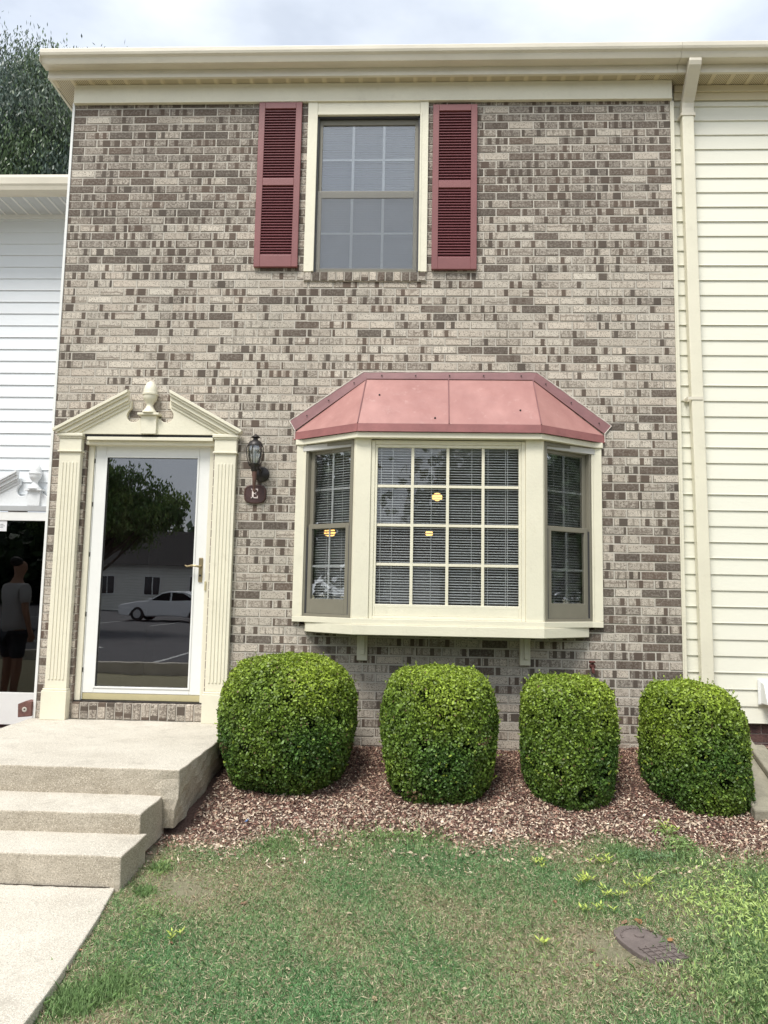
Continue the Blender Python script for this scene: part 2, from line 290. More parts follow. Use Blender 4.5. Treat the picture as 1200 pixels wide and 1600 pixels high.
def perf():
    m, n, l, p = newmat('perforated_soffit')
    t = n.new('ShaderNodeTexCoord'); mp = n.new('ShaderNodeMapping'); mp.inputs['Rotation'].default_value = (0, 0, R(45)); mp.inputs['Scale'].default_value = (78, 78, 0); l.new(t.outputs['Object'], mp.inputs[0])
    v = n.new('ShaderNodeTexVoronoi'); v.inputs['Scale'].default_value = 1; v.inputs['Randomness'].default_value = 0; l.new(mp.outputs[0], v.inputs[0])
    c = n.new('ShaderNodeValToRGB'); c.color_ramp.elements[0].position = .24; c.color_ramp.elements[1].position = .34; c.color_ramp.elements[0].color = rgb(.10, .08, .05); c.color_ramp.elements[1].color = rgb(.64, .56, .385)
    l.new(v.outputs['Distance'], c.inputs[0]); l.new(c.outputs[0], p.inputs['Base Color']); p.inputs['Roughness'].default_value = .5; return m
M['perf'] = perf()

# ------------------------------------------------------------------ helpers
def tag(o, label=None, cat=None, group=None, kind=None):
    if label: o['label'] = label
    if cat: o['category'] = cat
    if group: o['group'] = group
    if kind: o['kind'] = kind
    return o
def empty(name, loc, label, cat, group=None):
    o = bpy.data.objects.new(name, None); C.objects.link(o); o.location = loc; o.empty_display_size = .2
    return tag(o, label, cat, group)
class MB:
    """collects faces in world coordinates; xf maps local (u, d, z) to world"""
    def __init__(s, xf=None): s.v = []; s.f = []; s.xf = xf
    def add(s, vs, fs, xf=None):
        b = len(s.v); x = xf or s.xf
        s.v += [tuple(x(*p)) if x else tuple(p) for p in vs]; s.f += [tuple(b+i for i in f) for f in fs]; return s
    def box(s, x0, x1, y0, y1, z0, z1, xf=None):
        return s.add([(x0, y0, z0), (x1, y0, z0), (x1, y1, z0), (x0, y1, z0), (x0, y0, z1), (x1, y0, z1), (x1, y1, z1), (x0, y1, z1)],
              [(0, 3, 2, 1), (4, 5, 6, 7), (0, 1, 5, 4), (1, 2, 6, 5), (2, 3, 7, 6), (3, 0, 4, 7)], xf)
    def prism(s, poly, a, b, axis='z', xf=None):
        """poly in the two other axes; axis z:(x,y) y:(x,z) x:(y,z)"""
        def P(p, t): return {'z': (p[0], p[1], t), 'y': (p[0], t, p[1]), 'x': (t, p[0], p[1])}[axis]
        n = len(poly); vs = [P(p, a) for p in poly]+[P(p, b) for p in poly]
        fs = [tuple(range(n-1, -1, -1)), tuple(range(n, 2*n))]+[(i, (i+1) % n, n+(i+1) % n, n+i) for i in range(n)]
        return s.add(vs, fs, xf)
    def quad(s, a, b, c, d, xf=None): return s.add([a, b, c, d], [(0, 1, 2, 3)], xf)
    def lathe(s, prof, cx, cy, cz, n=20, axis='z', sx=1):
        vs = []; fs = []
        for r, h in prof:
            for i in range(n):
                t = 2*math.pi*i/n; a, b = r*math.cos(t), r*math.sin(t)
                vs.append((cx+a*sx, cy+b, cz+h) if axis == 'z' else (cx+a*sx, cy+h, cz+b) if axis == 'y' else (cx+h, cy+a, cz+b))
        for k in range(len(prof)-1):
            for i in range(n): fs.append((k*n+i, k*n+(i+1) % n, (k+1)*n+(i+1) % n, (k+1)*n+i))
        fs.append(tuple(range(n-1, -1, -1))); fs.append(tuple((len(prof)-1)*n+i for i in range(n)))
        return s.add(vs, fs)
    def tube(s, pts, r, n=8):
        pts = [Vector(p) for p in pts]; rs = r if isinstance(r, (list, tuple)) else [r]*len(pts)
        vs = []; fs = []; up = Vector((.13, .29, .95))
        for i, p in enumerate(pts):
            d = (pts[min(i+1, len(pts)-1)]-pts[max(i-1, 0)]).normalized()
            a = d.cross(up); a = a.normalized() if a.length > 1e-4 else d.cross(Vector((1, 0, 0))).normalized(); b = d.cross(a)
            for k in range(n):
                t = 2*math.pi*k/n; vs.append(tuple(p+(a*math.cos(t)+b*math.sin(t))*rs[i]))
        for i in range(len(pts)-1):
            for k in range(n): fs.append((i*n+k, i*n+(k+1) % n, (i+1)*n+(k+1) % n, (i+1)*n+k))
        fs += [tuple(range(n-1, -1, -1)), tuple((len(pts)-1)*n+k for k in range(n))]
        return s.add(vs, fs)
    def build_each(s, name, mat, parent=None, bevel=0, smooth=False):
        p = list(range(len(s.v)))
        def fd(a):
            while p[a] != a: p[a] = p[p[a]]; a = p[a]
            return a
        for f in s.f:
            for q in f[1:]: p[fd(q)] = fd(f[0])
        g = {}
        for f in s.f: g.setdefault(fd(f[0]), []).append(f)
        for fs in g.values():
            b = MB(); ids = sorted({q for f in fs for q in f}); ix = {q: i for i, q in enumerate(ids)}
            b.v = [s.v[q] for q in ids]; b.f = [tuple(ix[q] for q in f) for f in fs]; o = b.build(name, mat, parent, bevel, smooth)
        return o
    def build(s, name, mat, parent=None, bevel=0, smooth=False, label=None, segs=2):
        me = bpy.data.meshes.new(name); me.from_pydata(s.v, [], s.f); me.update()
        if len(s.f) < 20000:
            bm = bmesh.new(); bm.from_mesh(me); bmesh.ops.recalc_face_normals(bm, faces=bm.faces); bm.to_mesh(me); bm.free()
        if mat: me.materials.append(M[mat] if isinstance(mat, str) else mat)
        o = bpy.data.objects.new(name, me); C.objects.link(o)
        if parent:
            o.parent = parent
            if parent.parent is None: o.location = -parent.location
        if label: o['label'] = label
        if smooth:
            me.polygons.foreach_set('use_smooth', [True]*len(me.polygons))
            if hasattr(me, 'set_sharp_from_angle'): me.set_sharp_from_angle(angle=R(38))
        if bevel:
            b = o.modifiers.new('bevel', 'BEVEL'); b.width = bevel; b.segments = segs; b.limit_method = 'ANGLE'; b.angle_limit = R(40); b.harden_normals = False
        return o
def npmesh(name, verts, faces_n, nper, mat, parent=None, cols=None):
    """fast mesh: verts (N,3), every face uses nper consecutive verts"""
    me = bpy.data.meshes.new(name); n = len(verts); nf = n//nper
    me.vertices.add(n); me.vertices.foreach_set('co', verts.astype(np.float32).ravel())
    me.loops.add(n); me.loops.foreach_set('vertex_index', np.arange(n, dtype=np.int32))
    me.polygons.add(nf); me.polygons.foreach_set('loop_start', np.arange(0, n, nper, dtype=np.int32))
    me.update(calc_edges=True); me.validate()
    if cols is not None:
        a = me.color_attributes.new('lc', 'FLOAT_COLOR', 'POINT'); c = np.ones((n, 4), np.float32); c[:, :3] = np.repeat(cols, nper, axis=0); a.data.foreach_set('color', c.ravel())
    me.materials.append(M[mat]); o = bpy.data.objects.new(name, me); C.objects.link(o)
    if parent:
        o.parent = parent
        if parent.parent is None: o.location = -parent.location
    return o
def unit(v): return v/np.maximum(np.linalg.norm(v, axis=1, keepdims=True), 1e-9)
def leaves(P, Nrm, L_, W_, jit=.7, pointy=False):
    """one folded-looking diamond/hex per point"""
    n = len(P); d = unit(Nrm+rng.normal(0, jit, (n, 3))); t = unit(np.cross(d, rng.normal(0, 1, (n, 3)))); b = np.cross(d, t)
    L_ = (L_*rng.uniform(.7, 1.25, n))[:, None]; W_ = (W_*rng.uniform(.7, 1.2, n))[:, None]
    if pointy: q = [-t*L_*.5, b*W_*.5+t*L_*.05, t*L_*.5, -b*W_*.5+t*L_*.05]
    else: q = [-t*L_*.5, -t*L_*.18+b*W_*.5, t*L_*.25+b*W_*.46, t*L_*.5, t*L_*.25-b*W_*.46, -t*L_*.18-b*W_*.5]
    return np.stack([P+k for k in q], 1).reshape(-1, 3), len(q)

# ------------------------------------------------------------------ ground
def lerp(y, xs, ys): return np.interp(y, xs, ys)
def gz(x, y):
    x = np.asarray(x, float); y = np.asarray(y, float)
    z = lerp(y, [-9, -6, -3.3, -2.2, -1.6, -1.0, -.3, 0, .3, .6], [-.50, -.36, -.245, -.205, -.165, -.095, .015, .05, .05, -.05])
    z = z+lerp(x, [3.9, 4.9], [0, .07])*lerp(y, [-1.2, -.2], [0, 1])*(y < .5)
    z = np.where(x < 0.0, np.minimum(z, -.22), z)
    return z+.012*np.sin(x*2.3+1)*np.sin(y*2.9)*(y < -.4)
def grid(name, xs, ys, zf, mat, parent=None):
    X, Y = np.meshgrid(xs, ys); Z = zf(X, Y); v = np.stack([X, Y, Z], -1).reshape(-1, 3); nx = len(xs)
    f = [(j*nx+i, j*nx+i+1, (j+1)*nx+i+1, (j+1)*nx+i) for j in range(len(ys)-1) for i in range(nx-1)]
    b = MB(); b.v = [tuple(p) for p in v]; b.f = f; return b.build(name, mat, parent, smooth=True)
xs = np.unique(np.concatenate([np.linspace(-300, -5, 30), np.linspace(-5, 0, 12), [-.02, .0], np.linspace(0, 7, 141), np.linspace(7, 300, 30)]))
ys = np.unique(np.concatenate([np.linspace(-300, -9, 30), np.linspace(-9, -4, 20), np.linspace(-4, .6, 116), np.linspace(.6, 300, 30)]))
def groundz(X, Y): return gz(X, Y)+.008*np.sin(X*9+Y*5)*np.sin(Y*11-X*3)*((Y < -.1) & (Y > -6))
tag(grid('ground', xs, ys, groundz, 'ground'), kind='structure')
b = MB()
pts = [(1.52, -2.19), (1.575, -2.5), (1.615, -2.8), (1.645, -3.05), (1.665, -3.3), (1.68, -4.2), (1.7, -7.6)]
poly = pts+[(-.05, -7.6), (-.05, -2.19)]
zz = [(-.184 if y > -3.4 else -.22) for x, y in poly]
n = len(poly); pz = [(-.184, -.186)[0]]*n
zt = [float(np.interp(y, [-7.6, -3.4, -2], [-.33, -.19, -.184])) for x, y in poly]
ext = 6
b.add([(x, y, z) for (x, y), z in zip(poly, zt)]+[(x, y, -.8) for x, y in poly], [tuple(range(n-1, -1, -1))]+[(i, (i+1) % n, n+(i+1) % n, n+i) for i in range(n)])
pw = b.build('path', 'conc_top', None, bevel=.006); tag(pw, kind='structure')
b = MB(); b.box(-60, 60, -60, -9.3, -1.0, -.40); tag(b.build('parking_lot', 'asphalt'), kind='structure')
b = MB(); b.box(-60, 60, -9.3, -9.12, -1, -.27); tag(b.build('kerb', 'conc_top', None, .015), kind='structure')
b = MB()
for k in range(-8, 6): b.box(k*2.75-.05, k*2.75+.05, -14.4, -9.5, -.5, -.396)
for k in range(-8, 6): b.box(k*2.75-.05, k*2.75+.05, -30.5, -26, -.5, -.396)
tag(b.build('parking_markings', 'paintline'), kind='structure')

# ------------------------------------------------------------------ brick house
PX, PH = .2012, .0677
def brick_wall(name, X0, X1, Z0, Z1, openings, y, tonef, mat, mmat, parent, phase=0, ztop=5.2, joint=.0108, extra=None):
    vs = []; fs = []; uvl = []; uvs = []
    def rect(x0, x1, z0, z1, full):
        if x1-x0 < .012 or z1-z0 < .008: return
        for o in openings:
            if x0 < o[1] and x1 > o[0] and z0 < o[3] and z1 > o[2]:
                if x0 < o[0]: rect(x0, o[0], z0, z1, full)
                if x1 > o[1]: rect(o[1], x1, z0, z1, full)
                a, c = max(x0, o[0]), min(x1, o[1])
                if z0 < o[2]: rect(a, c, z0, o[2], full)
                if z1 > o[3]: rect(a, c, o[3], z1, full)
                return
        bb = len(vs); ch = .0022; dz = random.uniform(-.0012, .0012); yy = y+random.uniform(-.0015, .001)
        j = lambda: random.uniform(-.0009, .0009)
        fr = [(x0+ch+j(), z0+ch+dz+j()), (x1-ch+j(), z0+ch+dz+j()), (x1-ch+j(), z1-ch+dz+j()), (x0+ch+j(), z1-ch+dz+j())]
        md = [(x0, z0+dz), (x1, z0+dz), (x1, z1+dz), (x0, z1+dz)]
        tilt = random.uniform(-.0008, .0008)
        vs.extend([(a, yy+(tilt if i in (0, 3) else -tilt), c) for i, (a, c) in enumerate(fr)]+[(a, yy+.002, c) for a, c in md]+[(a, y+.010, c) for a, c in md])
        F = [(0, 1, 2, 3)]+[(4+i, 4+(i+1) % 4, (i+1) % 4, i) for i in range(4)]+[(8+i, 8+(i+1) % 4, 4+(i+1) % 4, 4+i) for i in range(4)]
        sd_, tn = full[4], full[5]
        for f in F:
            fs.append(tuple(bb+i for i in f))
            for i in f: p = vs[bb+i]; uvl.append((p[0]-full[0], p[2]-full[2])); uvs.append((sd_, tn))
    k0 = int((ztop-Z1)/PH)-1
    k = k0
    while True:
        zt = ztop-k*PH; zb = zt-PH
        if zt < Z0: break
        half = (k % 2 == 1); x = X0
        while x < X1-.01:
            ln = PX/2 if (half and x == X0) else PX
            x2 = min(x+ln, X1)
            a, c = max(zb+joint/2, Z0), min(zt-joint/2, Z1)
            if c > a:
                tn = tonef((x+x2)/2, (zb+zt)/2); full = (x+joint/2, x2-joint/2, a, c, random.random(), tn)
                rect(x+(joint/2 if x > X0 else 0), x2-(joint/2 if x2 < X1 else 0), a, c, full)
            x += ln
        k += 1
    if extra: extra(rect)
    me = bpy.data.meshes.new(name); me.from_pydata(vs, [], fs); me.update()
    for nm, dat in (('local', uvl), ('seed', uvs)):
        ul = me.uv_layers.new(name=nm); ul.data.foreach_set('uv', np.array(dat, np.float32).ravel())
    me.materials.append(M[mat]); me.materials.append(M[mmat])
    # mortar bed behind, cut round the openings
    me2 = MB(); xs_ = sorted({X0, X1}|{q for o in openings for q in o[:2] if X0 < q < X1}); zs_ = sorted({Z0, Z1}|{q for o in openings for q in o[2:] if Z0 < q < Z1})
    for i in range(len(xs_)-1):
        for j_ in range(len(zs_)-1):
            cx, cz = (xs_[i]+xs_[i+1])/2, (zs_[j_]+zs_[j_+1])/2
            if any(o[0] < cx < o[1] and o[2] < cz < o[3] for o in openings): continue
            me2.box(xs_[i], xs_[i+1], y+.0032, y+.09, zs_[j_], zs_[j_+1])
    ob = bpy.data.objects.new(name, me); C.objects.link(ob); ob.parent = parent; ob.location = -parent.location
    mo = me2.build('mortar', mmat, ob)
    return ob
def tone_front(x, z):
    if z > 4.25: pd, base = .26, .64
    elif z > 3.75: pd, base = .13, .42
    elif z > 2.1: pd, base = .07, .25
    else: pd, base = .14, .32
    if x > 4.2 and z < 2.6: pd += .12; base += .08
    if z < .5: pd *= .4
    if x > 3.9 and z > 4.25: pd *= .6; base -= .10
    r_ = random.random()
    if r_ < pd: return random.uniform(.8, 1)
    if r_ < pd+.05: return 0.0
    return min(.70, max(.02, random.gauss(base, .16)))
house = empty('brick_townhouse', (2.46, 0, 0), 'two storey brick townhouse with burgundy shutters and pink metal roofed bay window', 'townhouse')
DX0, DX1, DZ0, DZ1 = .272, 1.305, .2, 2.40
openings = [(DX0, DX1, DZ0, DZ1), (2.03, 4.27, .955, 2.43), (1.974, 2.963, 3.695, 5.4)]
def rowlocks(rect):
    def row(x0, x1, z0, z1, t):
        n = round((x1-x0)/.0677); p = (x1-x0)/n
        for i in range(n):
            a, c = x0+i*p+.004, x0+(i+1)*p-.004
            tn = random.choice(t)
            bb = (a, c, z0, z1, random.random(), tn); rects.append(bb)
    rects = []
    row(1.974, 2.963, 3.70, 3.772, (.05, .05, .2, .9, .9, 0)); row(DX0+.01, DX1, .205, .325, (.35, .5, .2, .6))
    return rects
wall = brick_wall('brick_wall', 0, 4.925, -.15, 5.27, openings, 0, tone_front, 'brick', 'mortar', house)
# rowlock sills (projecting a little)
def rowlock(name, x0, x1, z0, z1, y, tones, parent):
    vs = []; fs = []; u1 = []; u2 = []
    n = round((x1-x0)/.0677); p = (x1-x0)/n
    for i in range(n):
        a, c = x0+i*p+.004, x0+(i+1)*p-.004; s_ = random.random(); t_ = random.choice(tones); bb = len(vs); ch = .003
        vs.extend([(a+ch, y, z0+ch), (c-ch, y, z0+ch), (c-ch, y, z1-ch), (a+ch, y, z1-ch), (a, y+ch, z0), (c, y+ch, z0), (c, y+ch, z1), (a, y+ch, z1), (a, y+.1, z0), (c, y+.1, z0), (c, y+.1, z1+.005), (a, y+.1, z1+.005)])
        for f in [(0, 1, 2, 3)]+[(4+i_, 4+(i_+1) % 4, (i_+1) % 4, i_) for i_ in range(4)]+[(8+i_, 8+(i_+1) % 4, 4+(i_+1) % 4, 4+i_) for i_ in range(4)]:
            fs.append(tuple(bb+q for q in f))
            for q in f: u1.append((vs[bb+q][2]-z0, vs[bb+q][0]-a)); u2.append((s_, t_))
    me = bpy.data.meshes.new(name); me.from_pydata(vs, [], fs); me.update()
    for nm, dat in (('local', u1), ('seed', u2)):
        ul = me.uv_layers.new(name=nm); ul.data.foreach_set('uv', np.array(dat, np.float32).ravel())
    me.materials.append(M['brick']); ob = bpy.data.objects.new(name, me); C.objects.link(ob); ob.parent = parent; ob.location = -parent.location
    MB().box(x0, x1, y+.006, y+.1, z0-.004, z1-.001).build('mortar', 'mortar', ob)
    return ob
rowlock('brick_window_sill', 1.974, 2.963, 3.702, 3.772, -.018, (.05, .05, .2, .9, .9, 0), house)
rowlock('brick_door_sill', DX0+.004, DX1-.004, .205, .325, -.006, (.35, .5, .3, .6, .45), house)
# brick returns in the door opening
b = MB(); b.box(DX0-.09, DX0-.001, .0905, .16, DZ0, DZ1); b.box(DX1+.001, DX1+.09, .0905, .16, DZ0, DZ1); b.build_each('door_return', 'mortar', house)
xfl = lambda u, d, z: (DX0, d, z)
jb = painted('jamb_brick', (.20, .155, .125), .9, .45, 9, .8, 60)
for xa_, xb_ in ((DX0-.002, DX0+.0035), (DX1-.0035, DX1+.002)):
    vs = MB()
    for k in range(40):
        zt = 5.2-(k+40)*PH
        if zt-PH < DZ0: break
        if zt > DZ1: continue
        vs.box(xa_, xb_, .003, .06 if k % 2 else .075, zt-PH+.0045, zt-.0045)
    vs.build('jamb_bricks', jb, house)
# side and back walls, roof, ceiling slab, interior
b = MB(); b.box(0.0, .09, .092, 9, -.3, 5.3); b.box(4.86, 4.925, .092, 9, -.3, 5.3); b.box(.09, 4.86, 8.9, 9, -.3, 5.3); b.build('side_wall', 'siding_white', house)
b = MB(); b.prism([(-.10, 5.52), (4.5, 7.9), (9.1, 5.52), (9.1, 5.47), (-.10, 5.47)], -.19, 4.948, 'x'); b.build('roof', 'roof', house)
# corner strips beside the brick
b = MB(); b.box(-.022, -.001, -.006, .4, -.2, 5.25); b.build('corner_trim', 'white', house, .002)

# eaves ------------------------------------------------------------
def gutter_profile():  # (y, z) K-style, closed
    return [(-.125, 5.455), (-.205, 5.455), (-.212, 5.470), (-.222, 5.497), (-.240, 5.512), (-.246, 5.530), (-.246, 5.562), (-.238, 5.570), (-.232, 5.565), (-.232, 5.54), (-.125, 5.54)]
def soffit(parent, x0, x1, ys, xr):
    s = MB(); s.box(x0, x1, -.1, ys, 5.396, 5.41); n0 = len(s.f); x = math.ceil(xr/.15)*.15
    while x < x1-.03:
        s.box(x-.014, x+.014, -.1, min(ys, .0295), 5.391, 5.3962); s.box(x+.016, x+.022, -.1, min(ys, .0295), 5.3935, 5.3962); x += .15
    o = s.build('soffit', 'perf', parent); o.data.materials.append(M['soffit'])
    o.data.polygons.foreach_set('material_index', [0]*n0+[1]*(len(s.f)-n0)); return o
def eave(parent, x0, x1, ysof, name_suffix=''):
    g = MB(); g.prism(gutter_profile(), x0, x1, 'x'); gu = g.build('gutter', 'cream_gutter', parent, .002)
    f = MB(); f.box(x0+.02, x1, -.124, -.10, 5.388, 5.56); f.box(x0+.02, x1, -.131, -.1245, 5.384, 5.412); f.build('fascia', 'cream_gutter', parent, .0015)
    soffit(parent, x0+.02, x1, ysof, x0+.03)
    return gu
eave(house, -.205, 4.949, .0)
# left return of the eave box
b = MB(); b.box(-.185, -.165, -.1, 1.2, 5.388, 5.53); b.build('rake_board', 'cream', house, .002)
b = MB(); b.box(-.165, -.002, -.1, 1.2, 5.397, 5.405); b.build('rake_soffit', 'perf', house)
b = MB(); b.box(-.205, -.2035, -.246, -.125, 5.455, 5.566); b.build('gutter_end_cap', 'cream_gutter', house, .001)
b = MB(); b.box(-.004, 4.936, -.030, -.001, 5.232, 5.392); b.box(-.006, 4.938, -.034, -.0302, 5.232, 5.240); b.box(-.004, 4.936, -.034, -.0302, 5.378, 5.392); b.build('frieze_board', 'cream', house, .002)

# upper window ------------------------------------------------------
win = MB(); win.box(1.972, 2.052, -.022, .03, 3.774, 5.231); win.box(2.898, 2.966, -.022, .03, 3.774, 5.231); win.box(2.0525, 2.8975, -.018, .03, 5.118, 5.231)
win.box(2.034, 2.0525, -.026, .0, 3.776, 5.135); win.box(2.8975, 2.914, -.026, .0, 3.776, 5.135); win.box(2.053, 2.897, -.026, -.0182, 5.118, 5.135)
win = win.build('window', 'cream', house, .0025, label='upper double hung window with white grilles behind a half screen')
b = MB(); X0, X1 = 2.053, 2.897
for (a, c, z0, z1) in ((X0, X0+.012, 3.774, 5.117), (X1-.012, X1, 3.774, 5.117)): b.box(a, c, .0, .05, z0, z1)
b.box(X0, X1, .0, .05, 5.105, 5.117); b.build('window_track', 'taupe_dark', win)
def sash_frame(x0, x1, z0, z1, wl, wt, wb, y0, y1, xf=None, mb=None):
    b = mb or MB(); b.box(x0, x0+wl, y0, y1, z0, z1, xf); b.box(x1-wl, x1, y0, y1, z0, z1, xf); b.box(x0+wl, x1-wl, y0, y1, z1-wt, z1, xf); b.box(x0+wl, x1-wl, y0, y1, z0, z0+wb, xf); return b
b = sash_frame(X0+.012, X1-.012, 4.435, 5.104, .028, .045, .03, .028, .05); b.build('upper_sash', 'taupe', win, .002)
b = sash_frame(X0+.012, X1-.012, 3.775, 4.475, .034, .06, .04, .012, .027); b.build('lower_sash', 'taupe', win, .002)
b = MB(); b.box(X0+.04, X1-.04, .038, .042, 4.46, 5.06); b.box(X0+.045, X1-.045, .0195, .0235, 3.812, 4.42); b.build('pane', 'glass_up', win)
b = MB()
for (z0, z1, y) in ((4.465, 5.06, .044), (3.815, 4.418, .0255)):
    for k in (1, 2): x = X0+.042+(X1-X0-.084)*k/3; b.box(x-.0105, x+.0105, y, y+.006, z0, z1)
    b.box(X0+.042, X1-.042, y+.0005, y+.0055, (z0+z1)/2-.008, (z0+z1)/2+.008)
b.build('muntin_grille', 'muntin', win)
b = MB(); b.box(X0+.014, X1-.014, .006, .0065, 3.80, 4.47); b.build('insect_screen', 'screen', win)
def blind(name, x0, x1, z0, z1, pitch, tilt, depth, parent, xf=None, d0=0, cords=(), mat='blind'):
    b = MB(xf); z = z0+pitch
    while z < z1:
        a = R(tilt+random.uniform(-2.5, 2.5)); dy = depth/2*math.cos(a); dz = depth/2*math.sin(a); s_ = random.uniform(-.0006, .0006)
        b.add([(x0, d0-dy, z-dz+s_), (x1, d0-dy, z-dz-s_), (x1, d0, z+.0022), (x0, d0, z+.0022), (x1, d0+dy, z+dz), (x0, d0+dy, z+dz)], [(0, 1, 2, 3), (3, 2, 4, 5)]); z += pitch
    b.box(x0, x1, d0-.012, d0+.012, z0-.004, z0+.012); b.box(x0, x1, d0-.014, d0+.014, z1-.012, z1+.02)
    for x in cords: b.box(x-.0018, x+.0018, d0-depth/2-.002, d0-depth/2, z0, z1)
    return b.build(name, mat, parent)
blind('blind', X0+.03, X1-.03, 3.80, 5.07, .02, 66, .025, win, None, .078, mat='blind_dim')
b = MB(); b.box(1.7, 3.3, 1.4, 1.42, 3.3, 5.25); b.box(1.7, 1.72, .1, 1.4, 3.3, 5.25); b.box(3.28, 3.3, .1, 1.4, 3.3, 5.25); b.box(1.7, 3.3, .1, 1.42, 3.28, 3.3); b.box(1.7, 3.3, .1, 1.42, 5.25, 5.27); b.build('upper_room', 'room', house)

# shutters -----------------------------------------------------------
def shutter(x0, x1, z0, z1, lab):
    b = MB(); w_ = .05; y0, y1 = -.034, -.003
    b.box(x0, x0+w_, y0, y1, z0, z1); b.box(x1-w_, x1, y0, y1, z0, z1)
    mz = z0+(z1-z0)*.51
    b.box(x0+w_, x1-w_, y0, y1, z1-.055, z1); b.box(x0+w_, x1-w_, y0, y1, z0, z0+.10); b.box(x0+w_, x1-w_, y0, y1, mz-.03, mz+.03)
    sh = b.build('shutter', 'shutter', house, .003, label=lab)
    s = MB(); s.box(x0+w_, x1-w_, -.008, -.004, z0+.1, z1-.055)
    for (a, c) in ((z0+.10, mz-.03), (mz+.03, z1-.055)):
        n_ = round((c-a)/.0238); p_ = (c-a)/n_
        for i in range(n_):
            z = a+(i+.5)*p_
            s.add([(x0+w_, -.030, z-.011), (x1-w_, -.030, z-.011), (x1-w_, -.012, z+.009), (x0+w_, -.012, z+.009), (x0+w_, -.030, z-.0065), (x1-w_, -.030, z-.0065)], [(0, 1, 2, 3), (0, 4, 5, 1), (4, 3, 2, 5)])
    s.build('louvres', 'shutter_slat', sh)
shutter(1.566, 1.922, 3.809, 5.226, 'burgundy louvred shutter left of the upper window')
shutter(3.003, 3.364, 3.790, 5.196, 'burgundy louvred shutter right of the upper window')

# door surround -------------------------------------------------------
def pilaster(x0, x1, right):
    b = MB(); b.box(x0, x1, -.052, -.001, .435, 2.27)
    c = (x0+x1)/2
    p = b.build('pilaster', 'cream', house, .003)
    f = MB()
    for k in range(5):
        x = x0+.030+k*(x1-x0-.06)/4; f.box(x-.0075, x+.0075, -.058, -.0521, .50, 2.19)
    f.build('fluting', 'cream', p, .003)
    b = MB(); b.box(x0-.014, x1+.014, -.075, -.001, .2, .418); b.box(x0-.009, x1+.009, -.067, -.001, .4185, .434); b.build('pilaster_base', 'cream', p, .004)
    b = MB(); b.box(x0-.004, x1+.004, -.057, -.001, 2.285, 2.38); b.box(x0-.012, x1+.012, -.068, -.001, 2.2705, 2.2845); b.box(x0-.010, x1+.010, -.066, -.001, 2.381, 2.395); b.box(x0-.018, x1+.018, -.076, -.001, 2.3955, 2.420); b.build('capital', 'cream', p, .004)
pilaster(.080, .250, False); pilaster(1.322, 1.490, True)
# broken pediment
CX = .785
def pediment(cx, cy, z0, half, peakz, mat, parent, lower=False):
    """z0 bottom of tympanum; returns nothing"""
    T = MB(); r_ = .052; pk = .155
    for s in (-1, 1):
        def X(u): return cx+s*u
        poly = [(X(.055), z0)]
        poly += [(X(half-.03), z0), (X(half-.03), z0+.018)]
        # top under the raking cornice
        poly += [(X(pk), z0+.275)]
        arc = [(pk, z0+.215)]
        for i in range(14):
            t = R(42-i*195/13); arc.append((.133+.055*math.cos(t), z0+.152+.055*math.sin(t)))
        arc = [q for q in arc if q[0] > .0625]
        poly += [(X(u), zz_) for u, zz_ in arc]+[(X(.055), z0+.135)]
        T.prism(poly if s > 0 else poly[::-1], cy-.035, cy-.001, 'y')
    t = T.build('pediment', mat, parent, .003)
    for s in (-1, 1):
        Cn = MB()
        p0 = Vector((half+.02, z0+.028)); p1 = Vector((pk+.013, peakz)); d = (p1-p0).normalized(); nn = Vector((-d.y, d.x)) if True else None
        if nn.y > 0: nn = -nn       # points down/inward
        for (o0, o1, dep) in ((0, .022, .105), (.0225, .040, .092), (.0405, .072, .074), (.0725, .090, .058), (.0905, .112, .046)):
            q = []
            for (pt, end) in ((p0, 0), (p1, 1)):
                for o in ((o0, o1) if end == 0 else (o1, o0)):
                    r2 = pt+nn*o
                    if end == 1: # plumb cut at the peak
                        k_ = (p1.x-(p0+nn*o).x)/d.x; r2 = p0+nn*o+d*k_
                    else:
                        k_ = ((z0+.002)-(p0+nn*o).y)/d.y if o > .028 else 0; r2 = p0+nn*o+d*k_
                    q.append((cx+s*r2.x, r2.y))
            Cn.prism(q if s < 0 else q[::-1], cy-dep, cy-.0355 if dep > .036 else cy-.001, 'y')
        Cn.build('raking_cornice', mat, t, .002)
    P = MB(); P.box(cx-.062, cx+.062, cy-.062, cy-.001, z0-.0, z0+.150); P.build('plinth', mat, t, .003)
    F = MB(); b0 = z0+.1505
    F.box(cx-.085, cx+.085, cy-.085, cy-.002, b0, b0+.016)
    F.lathe([(.92*r9_, h9_) for r9_, h9_ in [(.062, b0+.0165), (.060, b0+.03), (.045, b0+.045), (.033, b0+.062), (.028, b0+.082), (.034, b0+.1), (.052, b0+.118), (.060, b0+.142), (.060, b0+.158), (.067, b0+.162), (.067, b0+.176), (.060, b0+.180), (.058, b0+.205), (.050, b0+.232), (.035, b0+.258), (.018, b0+.272), (.004, b0+.278)]], cx, cy-.05, 0, 24)
    F.build('acorn_finial', mat, t, smooth=True)
    return t
pediment(CX, 0, 2.421, .735, 2.77, 'cream', house)
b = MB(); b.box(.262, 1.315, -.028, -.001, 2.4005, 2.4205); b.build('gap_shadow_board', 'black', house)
b = MB(); b.box(.29, 1.300, -.045, .06, 2.372, 2.398); b.box(DX0+.001, DX1-.001, -.012, .07, 2.34, 2.371); b.build('door_head_trim', 'cream', house, .002)
b = MB(); b.box(DX0+.004, .322, .035, .1, .33, 2.34); b.box(1.262, DX1-.004, .035, .1, .33, 2.34); b.build_each('door_casing', 'cream', house, .002)

